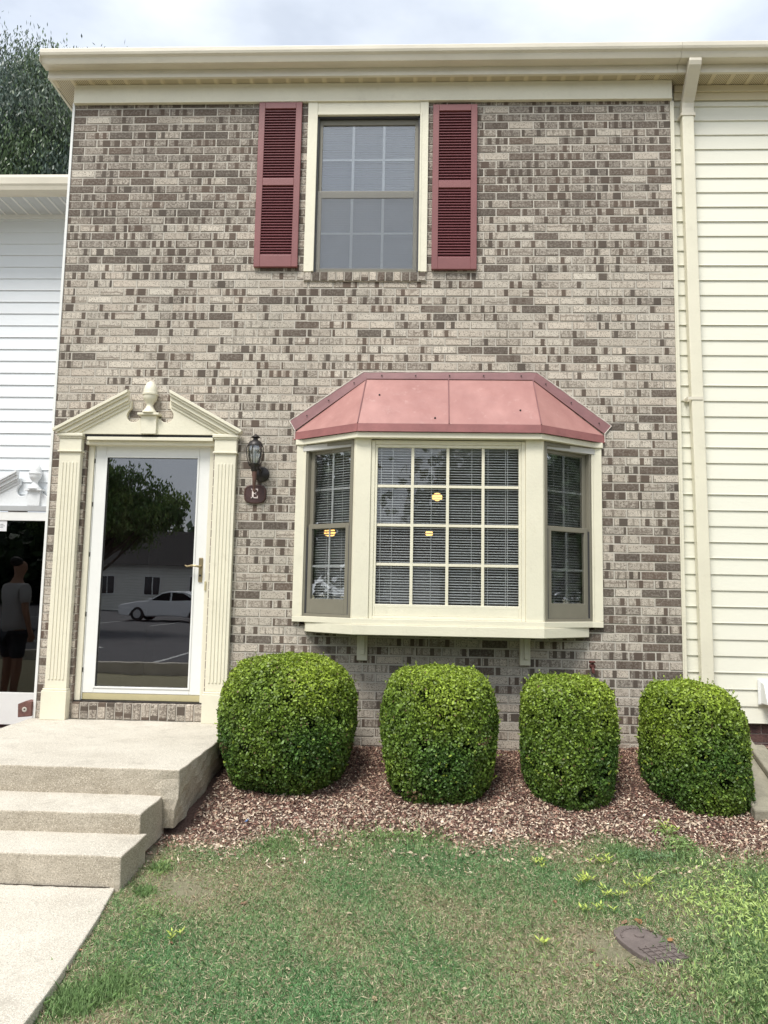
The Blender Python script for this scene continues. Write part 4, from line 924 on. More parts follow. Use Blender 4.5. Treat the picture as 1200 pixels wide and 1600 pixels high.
# ------------------------------------------------------------------ bushes
def bush(xc, yc, rx, ry, zb, zt, p, n_, seed, label, lean=0.0, bot=.80, hole=None, topshift=0, shoulder=0):
    r_ = np.random.default_rng(seed); zc = (zb+zt)/2; rz_ = (zt-zb)/2
    t = empty('boxwood_bush', (xc, yc, zb), label, 'bush', 'clipped round bushes along the brick wall')
    def shell(n, k):
        d = unit(r_.normal(0, 1, (n, 3))); e_ = p
        s_ = ((np.abs(d[:, 0])**2.35+np.abs(d[:, 1])**2.35)**(e_/2.35)+np.abs(d[:, 2])**e_)**(-1/e_); q = d*s_[:, None]*k
        nn = unit(np.sign(q)*np.abs(q)**np.array([1.6, 1.6, e_-1]))
        h_ = (q[:, 2]+1)/2; taper = bot+(1-bot)*np.clip(h_/.45, 0, 1)
        # lumpy clipped surface
        lump = 1+.040*np.sin(q[:, 0]*6+seed)*np.sin(q[:, 2]*5+seed*2)*np.cos(q[:, 1]*5)+.016*np.sin(q[:, 0]*17+seed*3)*np.sin(q[:, 2]*15+q[:, 1]*13)
        q = q*lump[:, None]
        q[:, 0] = np.where(q[:, 0] > 0, q[:, 0]*(1-shoulder*np.clip((h_-.45)/.55, 0, 1)**1.3), q[:, 0]); X_ = xc+(q[:, 0]*rx)*taper+lean*(1-h_)*rx+topshift*h_; Y_ = yc+q[:, 1]*ry*taper; Z_ = zc+q[:, 2]*rz_
        return np.stack([X_, Y_, Z_], 1), nn, h_
    ks = np.concatenate([r_.uniform(.955, 1.015, int(n_*.72)), r_.uniform(.84, .96, int(n_*.28))])
    P, N_, h_ = shell(len(ks), ks[:, None])
    if hole is not None:
        d_ = np.linalg.norm(P-np.array(hole[:3]), axis=1); keep = d_ > hole[3]*r_.uniform(.85, 1.15, len(P)); P, N_, h_ = P[keep], N_[keep], h_[keep]
    gap = (np.sin(P[:, 0]*23+seed*3)*np.sin(P[:, 2]*21+seed)*np.sin(P[:, 1]*19+seed*5) > .62)&(r_.random(len(P)) < .8); P, N_, h_ = P[~gap], N_[~gap], h_[~gap]
    P, N_, h_ = P[P[:, 1] < -.01], N_[P[:, 1] < -.01], h_[P[:, 1] < -.01]
    V, k = leaves(P, N_, .0172*r_.lognormal(0, .28, len(P)), .0122, .85)
    n2 = len(P); rv = r_.random(n2)
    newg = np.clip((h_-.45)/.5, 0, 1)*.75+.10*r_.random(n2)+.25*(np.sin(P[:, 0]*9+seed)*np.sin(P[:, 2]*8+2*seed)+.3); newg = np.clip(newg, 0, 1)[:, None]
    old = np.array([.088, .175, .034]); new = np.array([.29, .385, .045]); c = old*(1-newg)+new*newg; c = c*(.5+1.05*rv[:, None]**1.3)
    dead = (r_.random(n2) < .010)|((np.sin(P[:, 0]*7.3+seed*1.7)*np.sin(P[:, 2]*9.1+seed) > .93)&(h_ < .55)&(r_.random(n2) < .35)); c[dead] = np.array([.24, .17, .09])*(.6+.6*r_.random((dead.sum(), 1)))
    pale = r_.random(n2) < .03; c[pale] = np.array([.22, .30, .10])
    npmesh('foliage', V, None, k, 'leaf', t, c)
    # stray shoots past the clipped skin
    P2, N2, h2_ = shell(260, 1.0); P2 = P2[P2[:, 1] < -.05]; q_ = []
    for p_, n_v in zip(P2, N2):
        if p_[2] < zb+.15: continue
        d_ = n_v*.5+np.array([0, 0, .6])+r_.normal(0, .3, 3); d_ /= np.linalg.norm(d_); ln_ = r_.uniform(.012, .045)
        for k_ in range(5): q_.append(p_+d_*ln_*k_/4)
    q_ = np.array(q_); V2, k2 = leaves(q_, r_.normal(0, 1, (len(q_), 3)), .016, .010, .4); npmesh('stray_shoots', V2, None, k2, 'leaf', t, np.array([.30, .40, .06])*(.6+.7*r_.random((len(q_), 1))))
    # twiggy core
    b = MB()
    for i in range(60):
        a = r_.uniform(0, 6.28); e1 = r_.uniform(.2, .95); x, y = xc+r_.normal(0, .05), yc+r_.normal(0, .04)
        tx, ty, tz = xc+lean*.3*rx+math.cos(a)*rx*.86*e1, yc+math.sin(a)*ry*.86*e1, zb+(zt-zb)*r_.uniform(.15, .95)
        b.tube([(x, y, zb-.02), ((x*1.4+tx*.6)/2, (y*1.4+ty*.6)/2, zb+(tz-zb)*.45), (tx, ty, tz)], [.014, .008, .003], 5)
    b.build('stem', 'twig', t)
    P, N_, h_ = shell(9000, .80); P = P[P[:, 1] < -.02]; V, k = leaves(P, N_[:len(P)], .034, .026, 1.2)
    npmesh('shaded_inner_foliage', V, None, k, 'leaf', t, np.tile([.030, .052, .014], (len(P), 1))*(.5+r_.random((len(P), 1))))  # inner leaves coloured darker to stand in for shade within the bush
    return t
bush(2.060, -.60, .452, .50, -.14, .762, 3.2, 76000, 3, 'largest clipped boxwood bush, rounded, next to the concrete steps', bot=.86)
bush(3.080, -.65, .376, .46, -.15, .705, 4.2, 62000, 5, 'second clipped boxwood from the steps, squarish and under the bay window', bot=.88)
bush(3.930, -.67, .298, .42, -.16, .665, 4.6, 54000, 8, 'narrow upright boxwood under the right end of the bay', bot=.90, hole=(3.97, -1.08, .0, .07))
bush(4.745, -.68, .310, .44, -.17, .645, 4.6, 56000, 12, 'rightmost boxwood with a slanting right shoulder beside the downspout', bot=.99, shoulder=.30)

# ------------------------------------------------------------------ mulch, grass, leaves
def scatter(x0, x1, y0, y1, n_): return rng.uniform(x0, x1, n_), rng.uniform(y0, y1, n_)
def border(x): return -1.475+.10*np.sin(x*1.7+.6)+.055*np.sin(x*5.1)+.03*np.sin(x*13)+.02*np.sin(x*29)-.0*x-.03*np.clip((x-4.3)/.8, 0, 1)-.16*np.clip((2.1-x)/.45, 0, 1)
x, y = scatter(1.45, 7.0, -1.95, -.01, 110000)
keep = (y > border(x)-rng.exponential(.13, len(x))) & ~((x < 1.62) & (y > -1.5)); x, y = x[keep], y[keep]
z = groundz(x, y)+rng.uniform(.001, .012, len(x)); n_ = len(x)
front = np.clip((-.45-y)/.7, 0, 1)
Nr = np.stack([rng.normal(0, .45, n_), rng.normal(0, .45, n_), np.ones(n_)], 1)
V, k = leaves(np.stack([x, y, z], 1), Nr, .017*rng.lognormal(0, .45, n_), .0095*rng.lognormal(0, .3, n_), .35, True)
c1 = np.array([.19, .10, .075]); c2 = np.array([.54, .45, .35]); c3 = np.array([.38, .26, .19])
sel = rng.random(n_)[:, None]; f1 = front[:, None]
c = np.where(sel < .06+.28*f1, c2, np.where(sel < .60, c3, c1))*(.6+1.0*rng.random((n_, 1)))
mu = npmesh('mulch', V, None, k, 'chip', None, c); tag(mu, 'reddish brown wood mulch bed under the bushes', 'mulch', kind='stuff')

x, y = scatter(1.7, 5.6, -1.75, -.9, 1500); y = y-.10*(x > 4); zl = groundz(x, y)+.012
V, k = leaves(np.stack([x, y, zl], 1), np.stack([rng.normal(0, .5, 1500), rng.normal(0, .5, 1500), np.ones(1500)], 1), .034, .016, .3, True)
tag(npmesh('leaf_litter', V, None, k, 'chip', None, np.array([.50, .40, .29])*(.4+.9*rng.random((1500, 1)))), 'pale dry leaf litter where the mulch meets the lawn', 'leaf litter', kind='stuff')
def patch(x, y):  # 0 bare/dry .. 1 lush
    return .52+.38*np.sin(x*2.1+y*1.3+.4)*np.sin(y*3.1-x*.8)+.22*np.sin(x*5.3+1)*np.sin(y*6.1+2)+.12*np.sin(x*11+y*7)
def blades(x, y, hgt, wid, lie, cfun):
    n_ = len(x); z = groundz(x, y)-.002
    a = rng.uniform(0, 2*np.pi, n_); ln = hgt*rng.uniform(.5, 1.35, n_); bend = np.abs(rng.normal(lie, .35, n_))
    dx, dy = np.cos(a), np.sin(a); wx, wy = -dy, dx; w2 = wid*rng.uniform(.7, 1.3, n_)/2
    B = np.stack([x, y, z], 1); wv = np.stack([wx, wy, 0*wx], 1)*w2[:, None]
    mid = B+np.stack([dx*ln*.35*bend, dy*ln*.35*bend, ln*.55*np.cos(np.clip(bend, 0, 1.2)*.8)], 1)
    tip = B+np.stack([dx*ln*.95*bend, dy*ln*.95*bend, ln*.95*np.cos(np.clip(bend, 0, 1.35))], 1)
    V = np.stack([B-wv, B+wv, mid+wv*.85, tip, mid-wv*.85], 1).reshape(-1, 3)
    return V, cfun(x, y)
def gcol(x, y):
    p_ = np.clip(patch(x, y)+rng.normal(0, .16, len(x)), 0, 1)[:, None]; g1 = np.array([.47, .60, .30]); g2 = np.array([.27, .50, .23]); br = np.array([.66, .56, .40])
    c = np.where(rng.random((len(x), 1)) < .05+.60*(1-p_)**1.5, br, g1*(1-p_)+g2*p_); return c*(.65+.7*rng.random((len(x), 1)))
lid_c = np.array([3.882, -2.53])
def lawn_mask(x, y):
    b_ = border(x); m_ = (y < b_+rng.exponential(.10, len(x))*(rng.random(len(x)) < .22)-.01)
    edge = np.interp(y, [-7.6, -4.2, -3.3, -3.05, -2.8, -2.5, -2.19, -1.9, -1.5, -1.2], [1.7, 1.68, 1.665, 1.645, 1.615, 1.575, 1.56, 1.56, 1.62, 1.65])
    m_ &= x > edge-.012+rng.normal(0, .014, len(x))
    dxl, dyl = x-lid_c[0], y-lid_c[1]; ca, sa = math.cos(LA), math.sin(LA); a_ = dxl*ca+dyl*sa; b2 = -dxl*sa+dyl*ca
    m_ &= ((a_/.155)**2+(b2/.085)**2) > 1
    # thin near the mulch edge and in dry spots
    m_ &= rng.random(len(x)) < np.clip(.25+(b_-y)/.22, 0, 1)
    m_ &= rng.random(len(x)) < np.clip(.25+1.5*patch(x, y), 0, 1)
    return m_
LA = R(-71)
Vs = []; Cs = []
for (x0, x1, y0, y1, n_, h_, wd, li) in ((1.5, 5.6, -3.5, -1.2, 330000, .019, .0019, .85), (1.5, 5.6, -3.5, -1.2, 90000, .028, .0022, .6), (1.5, 7.5, -6.5, -3.5, 60000, .05, .005, .6), (5.6, 8, -6.5, -1.2, 30000, .05, .005, .6)):
    x, y = scatter(x0, x1, y0, y1, n_); m_ = lawn_mask(x, y); V, c = blades(x[m_], y[m_], h_, wd, li, gcol); Vs.append(V); Cs.append(c)
# taller tufts along the mulch edge, the path and a few clumps
for cx_, cy_, r_, n_, h_ in ((1.74, -3.10, .07, 800, .05), (1.84, -3.0, .08, 700, .045), (4.06, -1.57, .10, 700, .04), (4.35, -1.60, .10, 500, .04), (2.7, -1.57, .2, 800, .035), (3.0, -1.58, .16, 600, .035), (1.66, -1.95, .04, 250, .04), (1.66, -2.2, .04, 250, .04), (4.7, -1.85, .2, 1500, .04), (4.5, -2.55, .3, 2500, .045), (4.2, -2.9, .25, 2000, .045), (2.2, -1.62, .15, 1000, .04), (3.7, -2.2, .12, 350, .03)):
    x = rng.normal(cx_, r_*.6, n_); y = rng.normal(cy_, r_*.6, n_); V, c = blades(x, y, h_, .0035, .45, lambda x, y: np.tile([.34, .50, .22], (len(x), 1))*(.6+.8*rng.random((len(x), 1)))); Vs.append(V); Cs.append(c)
gr = npmesh('grass', np.concatenate(Vs), None, 5, 'grass', None, np.concatenate(Cs)); tag(gr, 'short uneven lawn grass with dry brown patches', 'grass', kind='stuff')
# dry thatch lying on the soil
x, y = scatter(1.5, 5.8, -3.5, -1.2, 45000); m_ = lawn_mask(x, y); x, y = x[m_], y[m_]
V, k = leaves(np.stack([x, y, groundz(x, y)+rng.uniform(.002, .012, len(x))], 1), np.stack([rng.normal(0, .2, len(x)), rng.normal(0, .2, len(x)), np.ones(len(x))], 1), .03, .0028, .15, True)
tag(npmesh('thatch', V, None, k, 'chip', None, np.tile([.44, .38, .25], (len(x), 1))*(.5+.9*rng.random((len(x), 1)))), 'dry clippings lying between the grass blades', 'clippings', kind='stuff')
# broadleaf ground cover
Vs = []; Cs = []
for cx_, cy_, sx, sy, n_, sz, col in ((4.50, -2.20, .40, .38, 2600, .021, (.40, .52, .16)), (4.15, -2.8, .35, .25, 1600, .016, (.31, .41, .15)), (4.36, -1.30, .05, .10, 120, .024, (.24, .34, .10)), (4.38, -1.48, .07, .10, 260, .024, (.20, .30, .10)), (4.15, -1.62, .14, .06, 350, .020, (.15, .25, .11)), (1.78, -2.55, .08, .28, 350, .016, (.18, .27, .09)), (1.68, -2.0, .04, .12, 120, .018, (.2, .28, .09)), (2.8, -1.52, .22, .04, 420, .018, (.2, .3, .10)), (1.95, -3.0, .2, .2, 250, .016, (.2, .28, .1)), (4.15, -1.85, .3, .15, 400, .018, (.2, .29, .1)), (3.4, -2.7, .5, .2, 260, .016, (.22, .3, .1))):
    x = rng.normal(cx_, sx*.6, n_); y = rng.normal(cy_, sy*.6, n_); ok = (y < -1.0); x, y = x[ok], y[ok]; P = np.stack([x, y, groundz(x, y)+rng.uniform(.012, .045, len(x))], 1)
    dd = x-lid_c[0]; de = y-lid_c[1]; ok = (dd**2+de**2) > .04; P = P[ok]
    V, k = leaves(P, np.stack([rng.normal(0, .7, len(P)), rng.normal(-.2, .7, len(P)), np.ones(len(P))*.8], 1), sz*1.35, sz*.30, .4, True); Vs.append(V); Cs.append(np.tile(col, (len(P), 1))*(.6+.8*rng.random((len(P), 1))))
tag(npmesh('ground_cover', np.concatenate(Vs), None, 4, 'leaf', None, np.concatenate(Cs)), 'low broadleaf weeds mixed through the lawn', 'weeds', kind='stuff')
# yellow-green sprouts
def sprout(x, y, nst, h_, label, nl=5):
    z = float(groundz(np.array(x), np.array(y))); t = empty('weed_sprout', (x, y, z), label, 'weed', 'yellow green sprouts in the lawn')
    b = MB(); P = []; N_ = []
    for i in range(nst):
        a = random.uniform(0, 6.28); r_ = random.uniform(.0, .07); bx, by = x+r_*math.cos(a)*1.3, y+r_*math.sin(a); hh = h_*random.uniform(.6, 1.1)
        tx, ty = bx+random.uniform(-.015, .015), by+random.uniform(-.015, .015); b.tube([(x, y, z-.004), (bx, by, z+.002), (tx, ty, z+hh)], .0012, 4)
        for k_ in range(nl):
            ang = k_*2.4+a; q = Vector((math.cos(ang), math.sin(ang), .55)).normalized(); s_ = .031*random.uniform(.7, 1.15)
            c0 = Vector((tx, ty, z+hh*(1-.10*k_))); side = q.cross(Vector((0, 0, 1))).normalized()*s_*.17
            P += [tuple(c0), tuple(c0+q*s_*.45+side), tuple(c0+q*s_), tuple(c0+q*s_*.45-side)]
    V = np.array(P); n4 = len(V)//4
    npmesh('sprout_leaves', V, None, 4, 'leaf', t, np.tile([.48, .57, .13], (n4, 1))*(.75+.45*rng.random((n4, 1)))); b.build('stalk', painted('green_stalk', (.2, .28, .06), .6), t)
for a in ((3.555, -1.75, 5, .035, 'yellow green sprout furthest left, between the third bush and the front of the lawn'), (3.87, -1.73, 7, .045, 'upper yellow green sprouts nearest to the third bush'), (3.76, -1.97, 9, .035, 'low row of yellow green sprouts in front of the upper sprout pair'), (4.02, -1.99, 8, .055, 'tallest yellow green sprout cluster, right above the meter lid'), (3.84, -2.10, 6, .04, 'yellow green sprouts a hand behind the dead leaves at the lid'), (3.765, -2.26, 5, .04, 'star shaped sprout left of the dead leaves at the meter lid'), (1.94, -2.66, 3, .035, 'pair of yellow green sprouts in the lawn near the walkway'), (3.45, -2.57, 3, .03, 'pale sprouts in the middle front of the lawn'), (4.36, -1.27, 5, .05, 'light green weed standing in the mulch before the rightmost bush')): sprout(*a)
# fallen leaves
def dead_leaf(x, y, s_, col, label, group=None, mats={}):
    z = float(groundz(np.array(x), np.array(y)))+.016; b = MB(); a = random.uniform(0, 6.28); pts_ = []
    ca, sa = math.cos(a), math.sin(a)
    out = [(-.5, 0), (-.25, .2), (-.1, .15), (.05, .3), (.2, .16), (.5, 0), (.2, -.18), (.05, -.27), (-.1, -.14), (-.25, -.2)]
    sp = [(-.5, 0), (-.2, 0), (.05, 0), (.25, 0), (.5, 0)]
    V = [(u*s_, v_*s_, (abs(v_)*.35+abs(u)*.12)*s_*random.uniform(.5, 1.5)) for u, v_ in out]
    V = [(x+u*ca-v_*sa, y+u*sa+v_*ca, z+h_-.006) for u, v_, h_ in V]+[(x, y, z-.006)]
    b.add(V, [(i, (i+1) % 10, 10) for i in range(10)])
    if col not in mats: mats[col] = painted('dead_leaf', col, .7, .3, 60)
    o = b.build('fallen_leaf', mats[col]); tag(o, label, 'leaf', group); return o
for (x, y, s_, c, lab) in ((3.90, -2.33, .07, (.27, .13, .06), 'curled orange brown leaf at the back edge of the meter lid, standing up'), (3.835, -2.345, .055, (.30, .16, .11), 'pinkish brown leaf at the back left edge of the meter lid'), (3.975, -2.52, .045, (.36, .17, .07), 'rust coloured leaf on the right rim of the meter lid'), (3.57, -2.17, .04, (.22, .08, .05), 'dark red curled leaf in the lawn left of the sprouts'), (3.64, -2.59, .04, (.13, .07, .04), 'small dark brown leaf left of the meter lid front'), (1.61, -2.78, .035, (.48, .22, .13), 'orange leaf lying on the edge of the walkway'), (2.15, -2.29, .045, (.25, .15, .09), 'brown twiggy leaf in the lawn below the largest bush')): dead_leaf(x, y, s_, c, lab)
for i in range(34):
    x = random.uniform(1.8, 5.3); y = random.uniform(-3.0, -1.15); dead_leaf(x, y, random.uniform(.022, .04), random.choice([(.34, .25, .15), (.22, .12, .07), (.40, .33, .22)]), 'tiny dry leaf scattered over mulch and lawn', 'tiny dry leaves')
for (x, y) in ((1.952, -1.35), (3.352, -1.401)):
    z = float(groundz(np.array(x), np.array(y)))+.012; b = MB(); b.add([(x-.012, y, z), (x+.004, y-.008, z+.006), (x+.012, y+.01, z+.016), (x-.004, y+.012, z+.006)], [(0, 1, 2, 3)]); o = b.build('plastic_scrap', 'litter' if x < 2.5 else 'sticker'); tag(o, 'tiny blue plastic scrap in the mulch before the largest bush' if x < 2.5 else 'tiny clear plastic scrap on the mulch edge below the second bush', 'litter')
# meter lid -----------------------------------------------------------
lz = float(gz(lid_c[0], lid_c[1])); ld = empty('meter_lid', (lid_c[0], lid_c[1], lz), 'oval brown water meter lid sunk in the lawn', 'lid')
ca, sa = math.cos(LA), math.sin(LA)
def lxf(a, b_, z): return (lid_c[0]+a*ca-b_*sa, lid_c[1]+a*sa+b_*ca, lz+z+.012)
b = MB(lxf); pr = []
for i in range(40):
    t = 2*math.pi*i/40; c, s = math.cos(t), math.sin(t); pr.append((.165*math.copysign(abs(c)**.75, c), .102*math.copysign(abs(s)**.75, s)))
b.prism(pr, -.04, .0); b.build('lid_plate', 'lid', ld, .003)
b = MB(lxf)
for k_ in range(5): b.box(.045+k_*.028, .049+k_*.028, -.075, .075, .0004, .005)
for k_ in range(5): b.box(.03, .165, -.07+k_*.034, -.066+k_*.034, .0005, .0052)
for i in range(14):
    t = R(100+i*12); t2 = R(100+(i+.6)*12); b.prism([(-.05+.075*math.cos(t), .075*math.sin(t)), (-.05+.083*math.cos(t), .083*math.sin(t)), (-.05+.083*math.cos(t2), .083*math.sin(t2)), (-.05+.075*math.cos(t2), .075*math.sin(t2))], .0004, .004)
b.prism([(-.06+.02*math.cos(R(q)), .02*math.sin(R(q))) for q in range(0, 360, 30)], .0004, .006); b.build('lid_ribs', 'lid', ld)
# splash block ----------------------------------------------------------
sbk = empty('splash_block', (5.05, -.6, -.05), 'mossy concrete splash block sloping from the downspout past the right bush', 'splash block')
def sxf(u, d, z):   # u across, d along from wall (0) to front (1)
    x = 5.20+(-.10)*d+u; y = -.15-.92*d; return (x, y, float(np.interp(d, [0, 1], [.16, -.085]))+z)
b = MB(sxf); b.box(-.12, .24, 0, 1, -.06, .012); b.box(-.145, -.121, 0, .96, -.06, .05); b.box(.09, .14, 0, .96, .0122, .062); b.box(-.145, .24, .961, 1.02, -.06, .045); b.build('trough', 'splash', sbk, .01, segs=2)

# ------------------------------------------------------------------ trees
def tree(name, x, y, z0, h, crown, n_, leafL, leafW, cols, label, droop=.0, seed=1, trunk_r=.22, cat='tree', group=None):
    r_ = np.random.default_rng(seed); t = empty(name, (x, y, z0), label, cat, group)
    b = MB(); b.tube([(x, y, z0-.1), (x+.1, y, z0+h*.3), (x-.05, y+.1, z0+h*.6), (x, y, z0+h*.92)], [trunk_r, trunk_r*.75, trunk_r*.45, trunk_r*.12], 10); tips = []
    cx_, cy_, cz_, rx, ry, rz_ = crown
    cl = []
    for i in range(130):
        d = r_.normal(0, 1, 3); d /= np.linalg.norm(d); k_ = r_.uniform(.35, 1.0)**.6; c = np.array([cx_+d[0]*rx*k_, cy_+d[1]*ry*k_, cz_+d[2]*rz_*k_]); cl.append(c)
        s0 = np.array([x, y, z0+h*r_.uniform(.25, .6)])
        mid = (s0+c)/2+r_.normal(0, .2, 3); b.tube([tuple(s0), tuple(mid), tuple(c)], [trunk_r*.28, trunk_r*.14, trunk_r*.04], 5)
    b.build('trunk', 'bark', t, smooth=True)
    cl = np.array(cl); pick = r_.integers(0, len(cl), n_); sg = r_.uniform(.12, .24, len(cl))*min(rx, rz_)
    P = cl[pick]+np.clip(r_.normal(0, 1, (n_, 3)), -1.9, 1.9)*sg[pick][:, None]*np.array([1, 1, .8])
    P[:, 2] -= np.abs(r_.normal(0, droop, n_))*sg[pick]*.8
    P = P[P[:, 2] > z0+.8]; n2 = len(P)
    Nn = r_.normal(0, 1, (n2, 3)); 
    d = unit(np.stack([r_.normal(0, .5, n2), r_.normal(0, .5, n2), -np.ones(n2)*(.4+droop)], 1)); s_ = unit(np.cross(d, Nn)); Ln = leafL*r_.uniform(.6, 1.3, n2)[:, None]; Wn = leafW*r_.uniform(.7, 1.2, n2)[:, None]
    V = np.stack([P-d*Ln*.5, P+s_*Wn*.5, P+d*Ln*.5, P-s_*Wn*.5], 1).reshape(-1, 3)
    cb = np.array(cols)[r_.integers(0, len(cols), len(cl))][pick[:n2]]; c = cb*(.6+.8*r_.random((n2, 1)))
    npmesh('crown', V, None, 4, 'leaf_far', t, c); return t
tree('dense_tree', -7.6, 13.5, -.4, 15.0, (-7.2, 13.5, 10.7, 3.0, 2.4, 5.0), 300000, .135, .04, [(.12, .16, .12), (.09, .13, .10), (.16, .20, .15), (.12, .18, .08)], 'tall grey green weeping tree behind the white house', .9, 21, .3)
tree('dense_tree', -4.2, 16.5, -.4, 16.5, (-4.6, 16.5, 11.9, 2.6, 2.0, 4.8), 150000, .135, .04, [(.12, .16, .12), (.14, .19, .09), (.09, .13, .10)], 'second grey green tree rising just left of the brick house gutter', .9, 33, .28)
# things across the car park, seen mirrored in the glass
tree('street_tree', -9.3, -22, -.4, 6.8, (-9.4, -22, 4.35, 3.6, 2.4, 1.35), 60000, .17, .07, [(.14, .22, .06), (.10, .17, .05), (.19, .27, .08)], 'broad tree mirrored in the storm door glass', .7, 41, .22)
tree('street_tree', 9.0, -24, -.4, 9, (9, -24, 5.8, 3.4, 2.6, 2.8), 26000, .2, .09, [(.06, .11, .04), (.045, .085, .035)], 'tree on the far side of the car park opposite the right house', .6, 43, .22)
tree('street_tree', -24, -27, -.4, 9, (-24, -27, 5.8, 4.4, 2.6, 2.8), 26000, .2, .09, [(.06, .11, .04), (.045, .085, .035)], 'tree at the far left end of the car park', .6, 44, .22)

def woods():  # unseen tree belt, added and sized so the angled panes mirror something dark
    r_ = np.random.default_rng(5); P = []
    for i in range(150):
        a = r_.uniform(R(100), R(440)); d = r_.uniform(62, 82)
        a = r_.uniform(-R(25), R(205)); X_, Y_ = 2.9+d*math.cos(a), -6-d*math.sin(a)
        hh = r_.uniform(6, 8) if R(86) < a < R(140) else r_.uniform(15, 22); q = r_.normal(0, 1, (1700, 3))*np.array([3.4, 3.0, hh*.22])+np.array([X_, Y_, hh*.48]); P.append(q)
    P = np.concatenate(P); P = P[P[:, 2] > -.3]; n2 = len(P)
    V, k = leaves(P, r_.normal(0, 1, (n2, 3)), 1.1, .8, .6, True)
    tag(npmesh('reflection_woods', V, None, k, 'leaf_far', None, np.array([.05, .085, .035])*(.5+.9*r_.random((n2, 1)))), 'out of view belt of woods added to darken the bay window reflections', 'woods', kind='stuff')
woods()
def far_house(x0, x1, y, zt, ridge, label):
    t = empty('sided_house', ((x0+x1)/2, y, -.4), label, 'house')
    b = MB(); b.box(x0, x1, y-8, y, -.5, zt); b.build('wall', painted('far_siding', (.80, .80, .74), .6, .05, 2), t)
    for k in range(int((zt+.4)/.2)):
        pass
    b = MB(); z = -.4
    while z < zt-.05: b.box(x0, x1, y+.001, y+.018, z, z+.03); z += .2
    b.build('siding_lines', painted('far_siding_lap', (.62, .62, .57), .6), t)
    b = MB(); b.prism([(y+.6, zt-.1), (y-4, ridge), (y-8.6, zt-.1), (y-4, ridge-.15)], x0-.5, x1+.5, 'x'); b.prism([(y+.6, zt-.1), (y-4, ridge), (y-8.6, zt-.1)], x0-.45, x1+.45, 'x'); b.build('roof', 'roof', t)
    b = MB(); x = x0+1.5
    while x < x1-1.5:
        f = MB(); f.box(x-.55, x+.55, y+.02, y+.06, .7, 2.1); wn = f.build('window', 'white', t); g = MB(); g.box(x-.47, x-.03, y+.061, y+.07, .78, 2.02); g.box(x+.03, x+.47, y+.061, y+.07, .78, 2.02); g.build('pane', 'carglass', wn); x += 3.1
    return t
far_house(-19.5, -7.5, -45, 2.9, 5.4, 'low white sided house mirrored behind the white car')
far_house(-4.0, 4.5, -40, 3.1, 5.6, 'low white sided house across the car park mirrored in the bay window')

def car(cx, y, z, L_, flip, paint, label, h=1.45, name='parked_car'):
    """side profile car, nose toward -x (flip=-1) ; width along y"""
    t = empty(name, (cx, y, z), label, 'car', 'cars parked across the lot'); s = L_/4.7; W_ = 1.78; hs = h/1.45
    def prof(pts): return [(cx+flip*(-p[0]*s), z+p[1]*hs) for p in pts]
    low = [(-2.32, .32), (-2.35, .55), (-2.25, .74), (-1.55, .90), (-1.0, .96), (1.0, .98), (1.85, .98), (2.25, .90), (2.34, .62), (2.30, .32), (1.85, .24), (1.72, .46), (1.42, .58), (1.12, .46), (1.0, .22), (-1.05, .22), (-1.17, .46), (-1.45, .58), (-1.75, .46), (-1.88, .24)]
    top = [(-1.15, .94), (-.35, 1.38), (.1, 1.45), (.75, 1.42), (1.75, .97)]
    b = MB(); P_ = prof(low); P_ = P_ if flip > 0 else P_[::-1]; b.prism(P_, y-W_/2, y+W_/2, 'y')
    body = b.build('body', paint, t, .05, segs=3)
    b = MB(); n_ = len(top); A = prof(top); vs = [(px_, y-W_/2+.06+.20*((pz_-z)/hs-.95)*1.0, pz_) for px_, pz_ in A]+[(px_, y+W_/2-.06-.20*((pz_-z)/hs-.95), pz_) for px_, pz_ in A]
    b.add(vs, [tuple(range(n_)), tuple(range(2*n_-1, n_-1, -1))]+[(i, (i+1) % n_, n_+(i+1) % n_, n_+i) for i in range(n_)]); b.build('cabin', paint, t, .03)
    for side in (-1, 1):
        yy = y+side*(W_/2-.085)
        for q, nm in (([(-.92, 1.0), (-.32, 1.33), (.12, 1.38), (.12, 1.0)], 'front_side_window'), ([(.2, 1.0), (.2, 1.38), (.72, 1.35), (1.30, 1.0)], 'rear_side_window')):
            Q = prof(q); b = MB(); b.add([(a, yy+side*(.0-.20*((c-z)/hs-.95))+side*.045, c) for a, c in Q], [(0, 1, 2, 3)]); b.build(nm, 'carglass', t)
        for wx in (-1.45, 1.42):
            X_ = cx-flip*wx*s; Y_ = y+side*(W_/2-.09)
            b = MB(); b.lathe([(.30, -.1), (.33, -.08), (.33, .08), (.30, .1)], X_, Y_, z+.33, 22, 'y'); wh = b.build('wheel', 'tyre', t, smooth=True)
            b = MB(); b.lathe([(.20, -.105), (.21, -.1), (.21, .1), (.20, .105)], X_, Y_, z+.33, 18, 'y'); b.build('rim', 'rim', wh)
        b = MB(); X_ = cx-flip*(-2.2)*s; b.box(min(X_-.02, X_+.16), max(X_-.02, X_+.16), y+side*.62-.16, y+side*.62+.16, z+.62*hs, z+.74*hs); b.build('headlight', 'rim', t, .02)
        b = MB(); X_ = cx-flip*(-.85)*s; b.box(X_-.09, X_+.09, y+side*(W_/2+.08)-.07, y+side*(W_/2+.08)+.07, z+.98*hs, z+1.12*hs); b.build('side_mirror', paint, t, .02)
    Q = prof([(-1.08, .975), (-.40, 1.34)]); b = MB(); dz_ = .03
    b.add([(Q[0][0]-flip*(-.03), y-.72, Q[0][1]+.03), (Q[0][0]-flip*(-.03), y+.72, Q[0][1]+.03), (Q[1][0]-flip*(-.03), y+.62, Q[1][1]+.03), (Q[1][0]-flip*(-.03), y-.62, Q[1][1]+.03)], [(0, 1, 2, 3)]); b.build('windscreen', 'carglass', t)
    return t
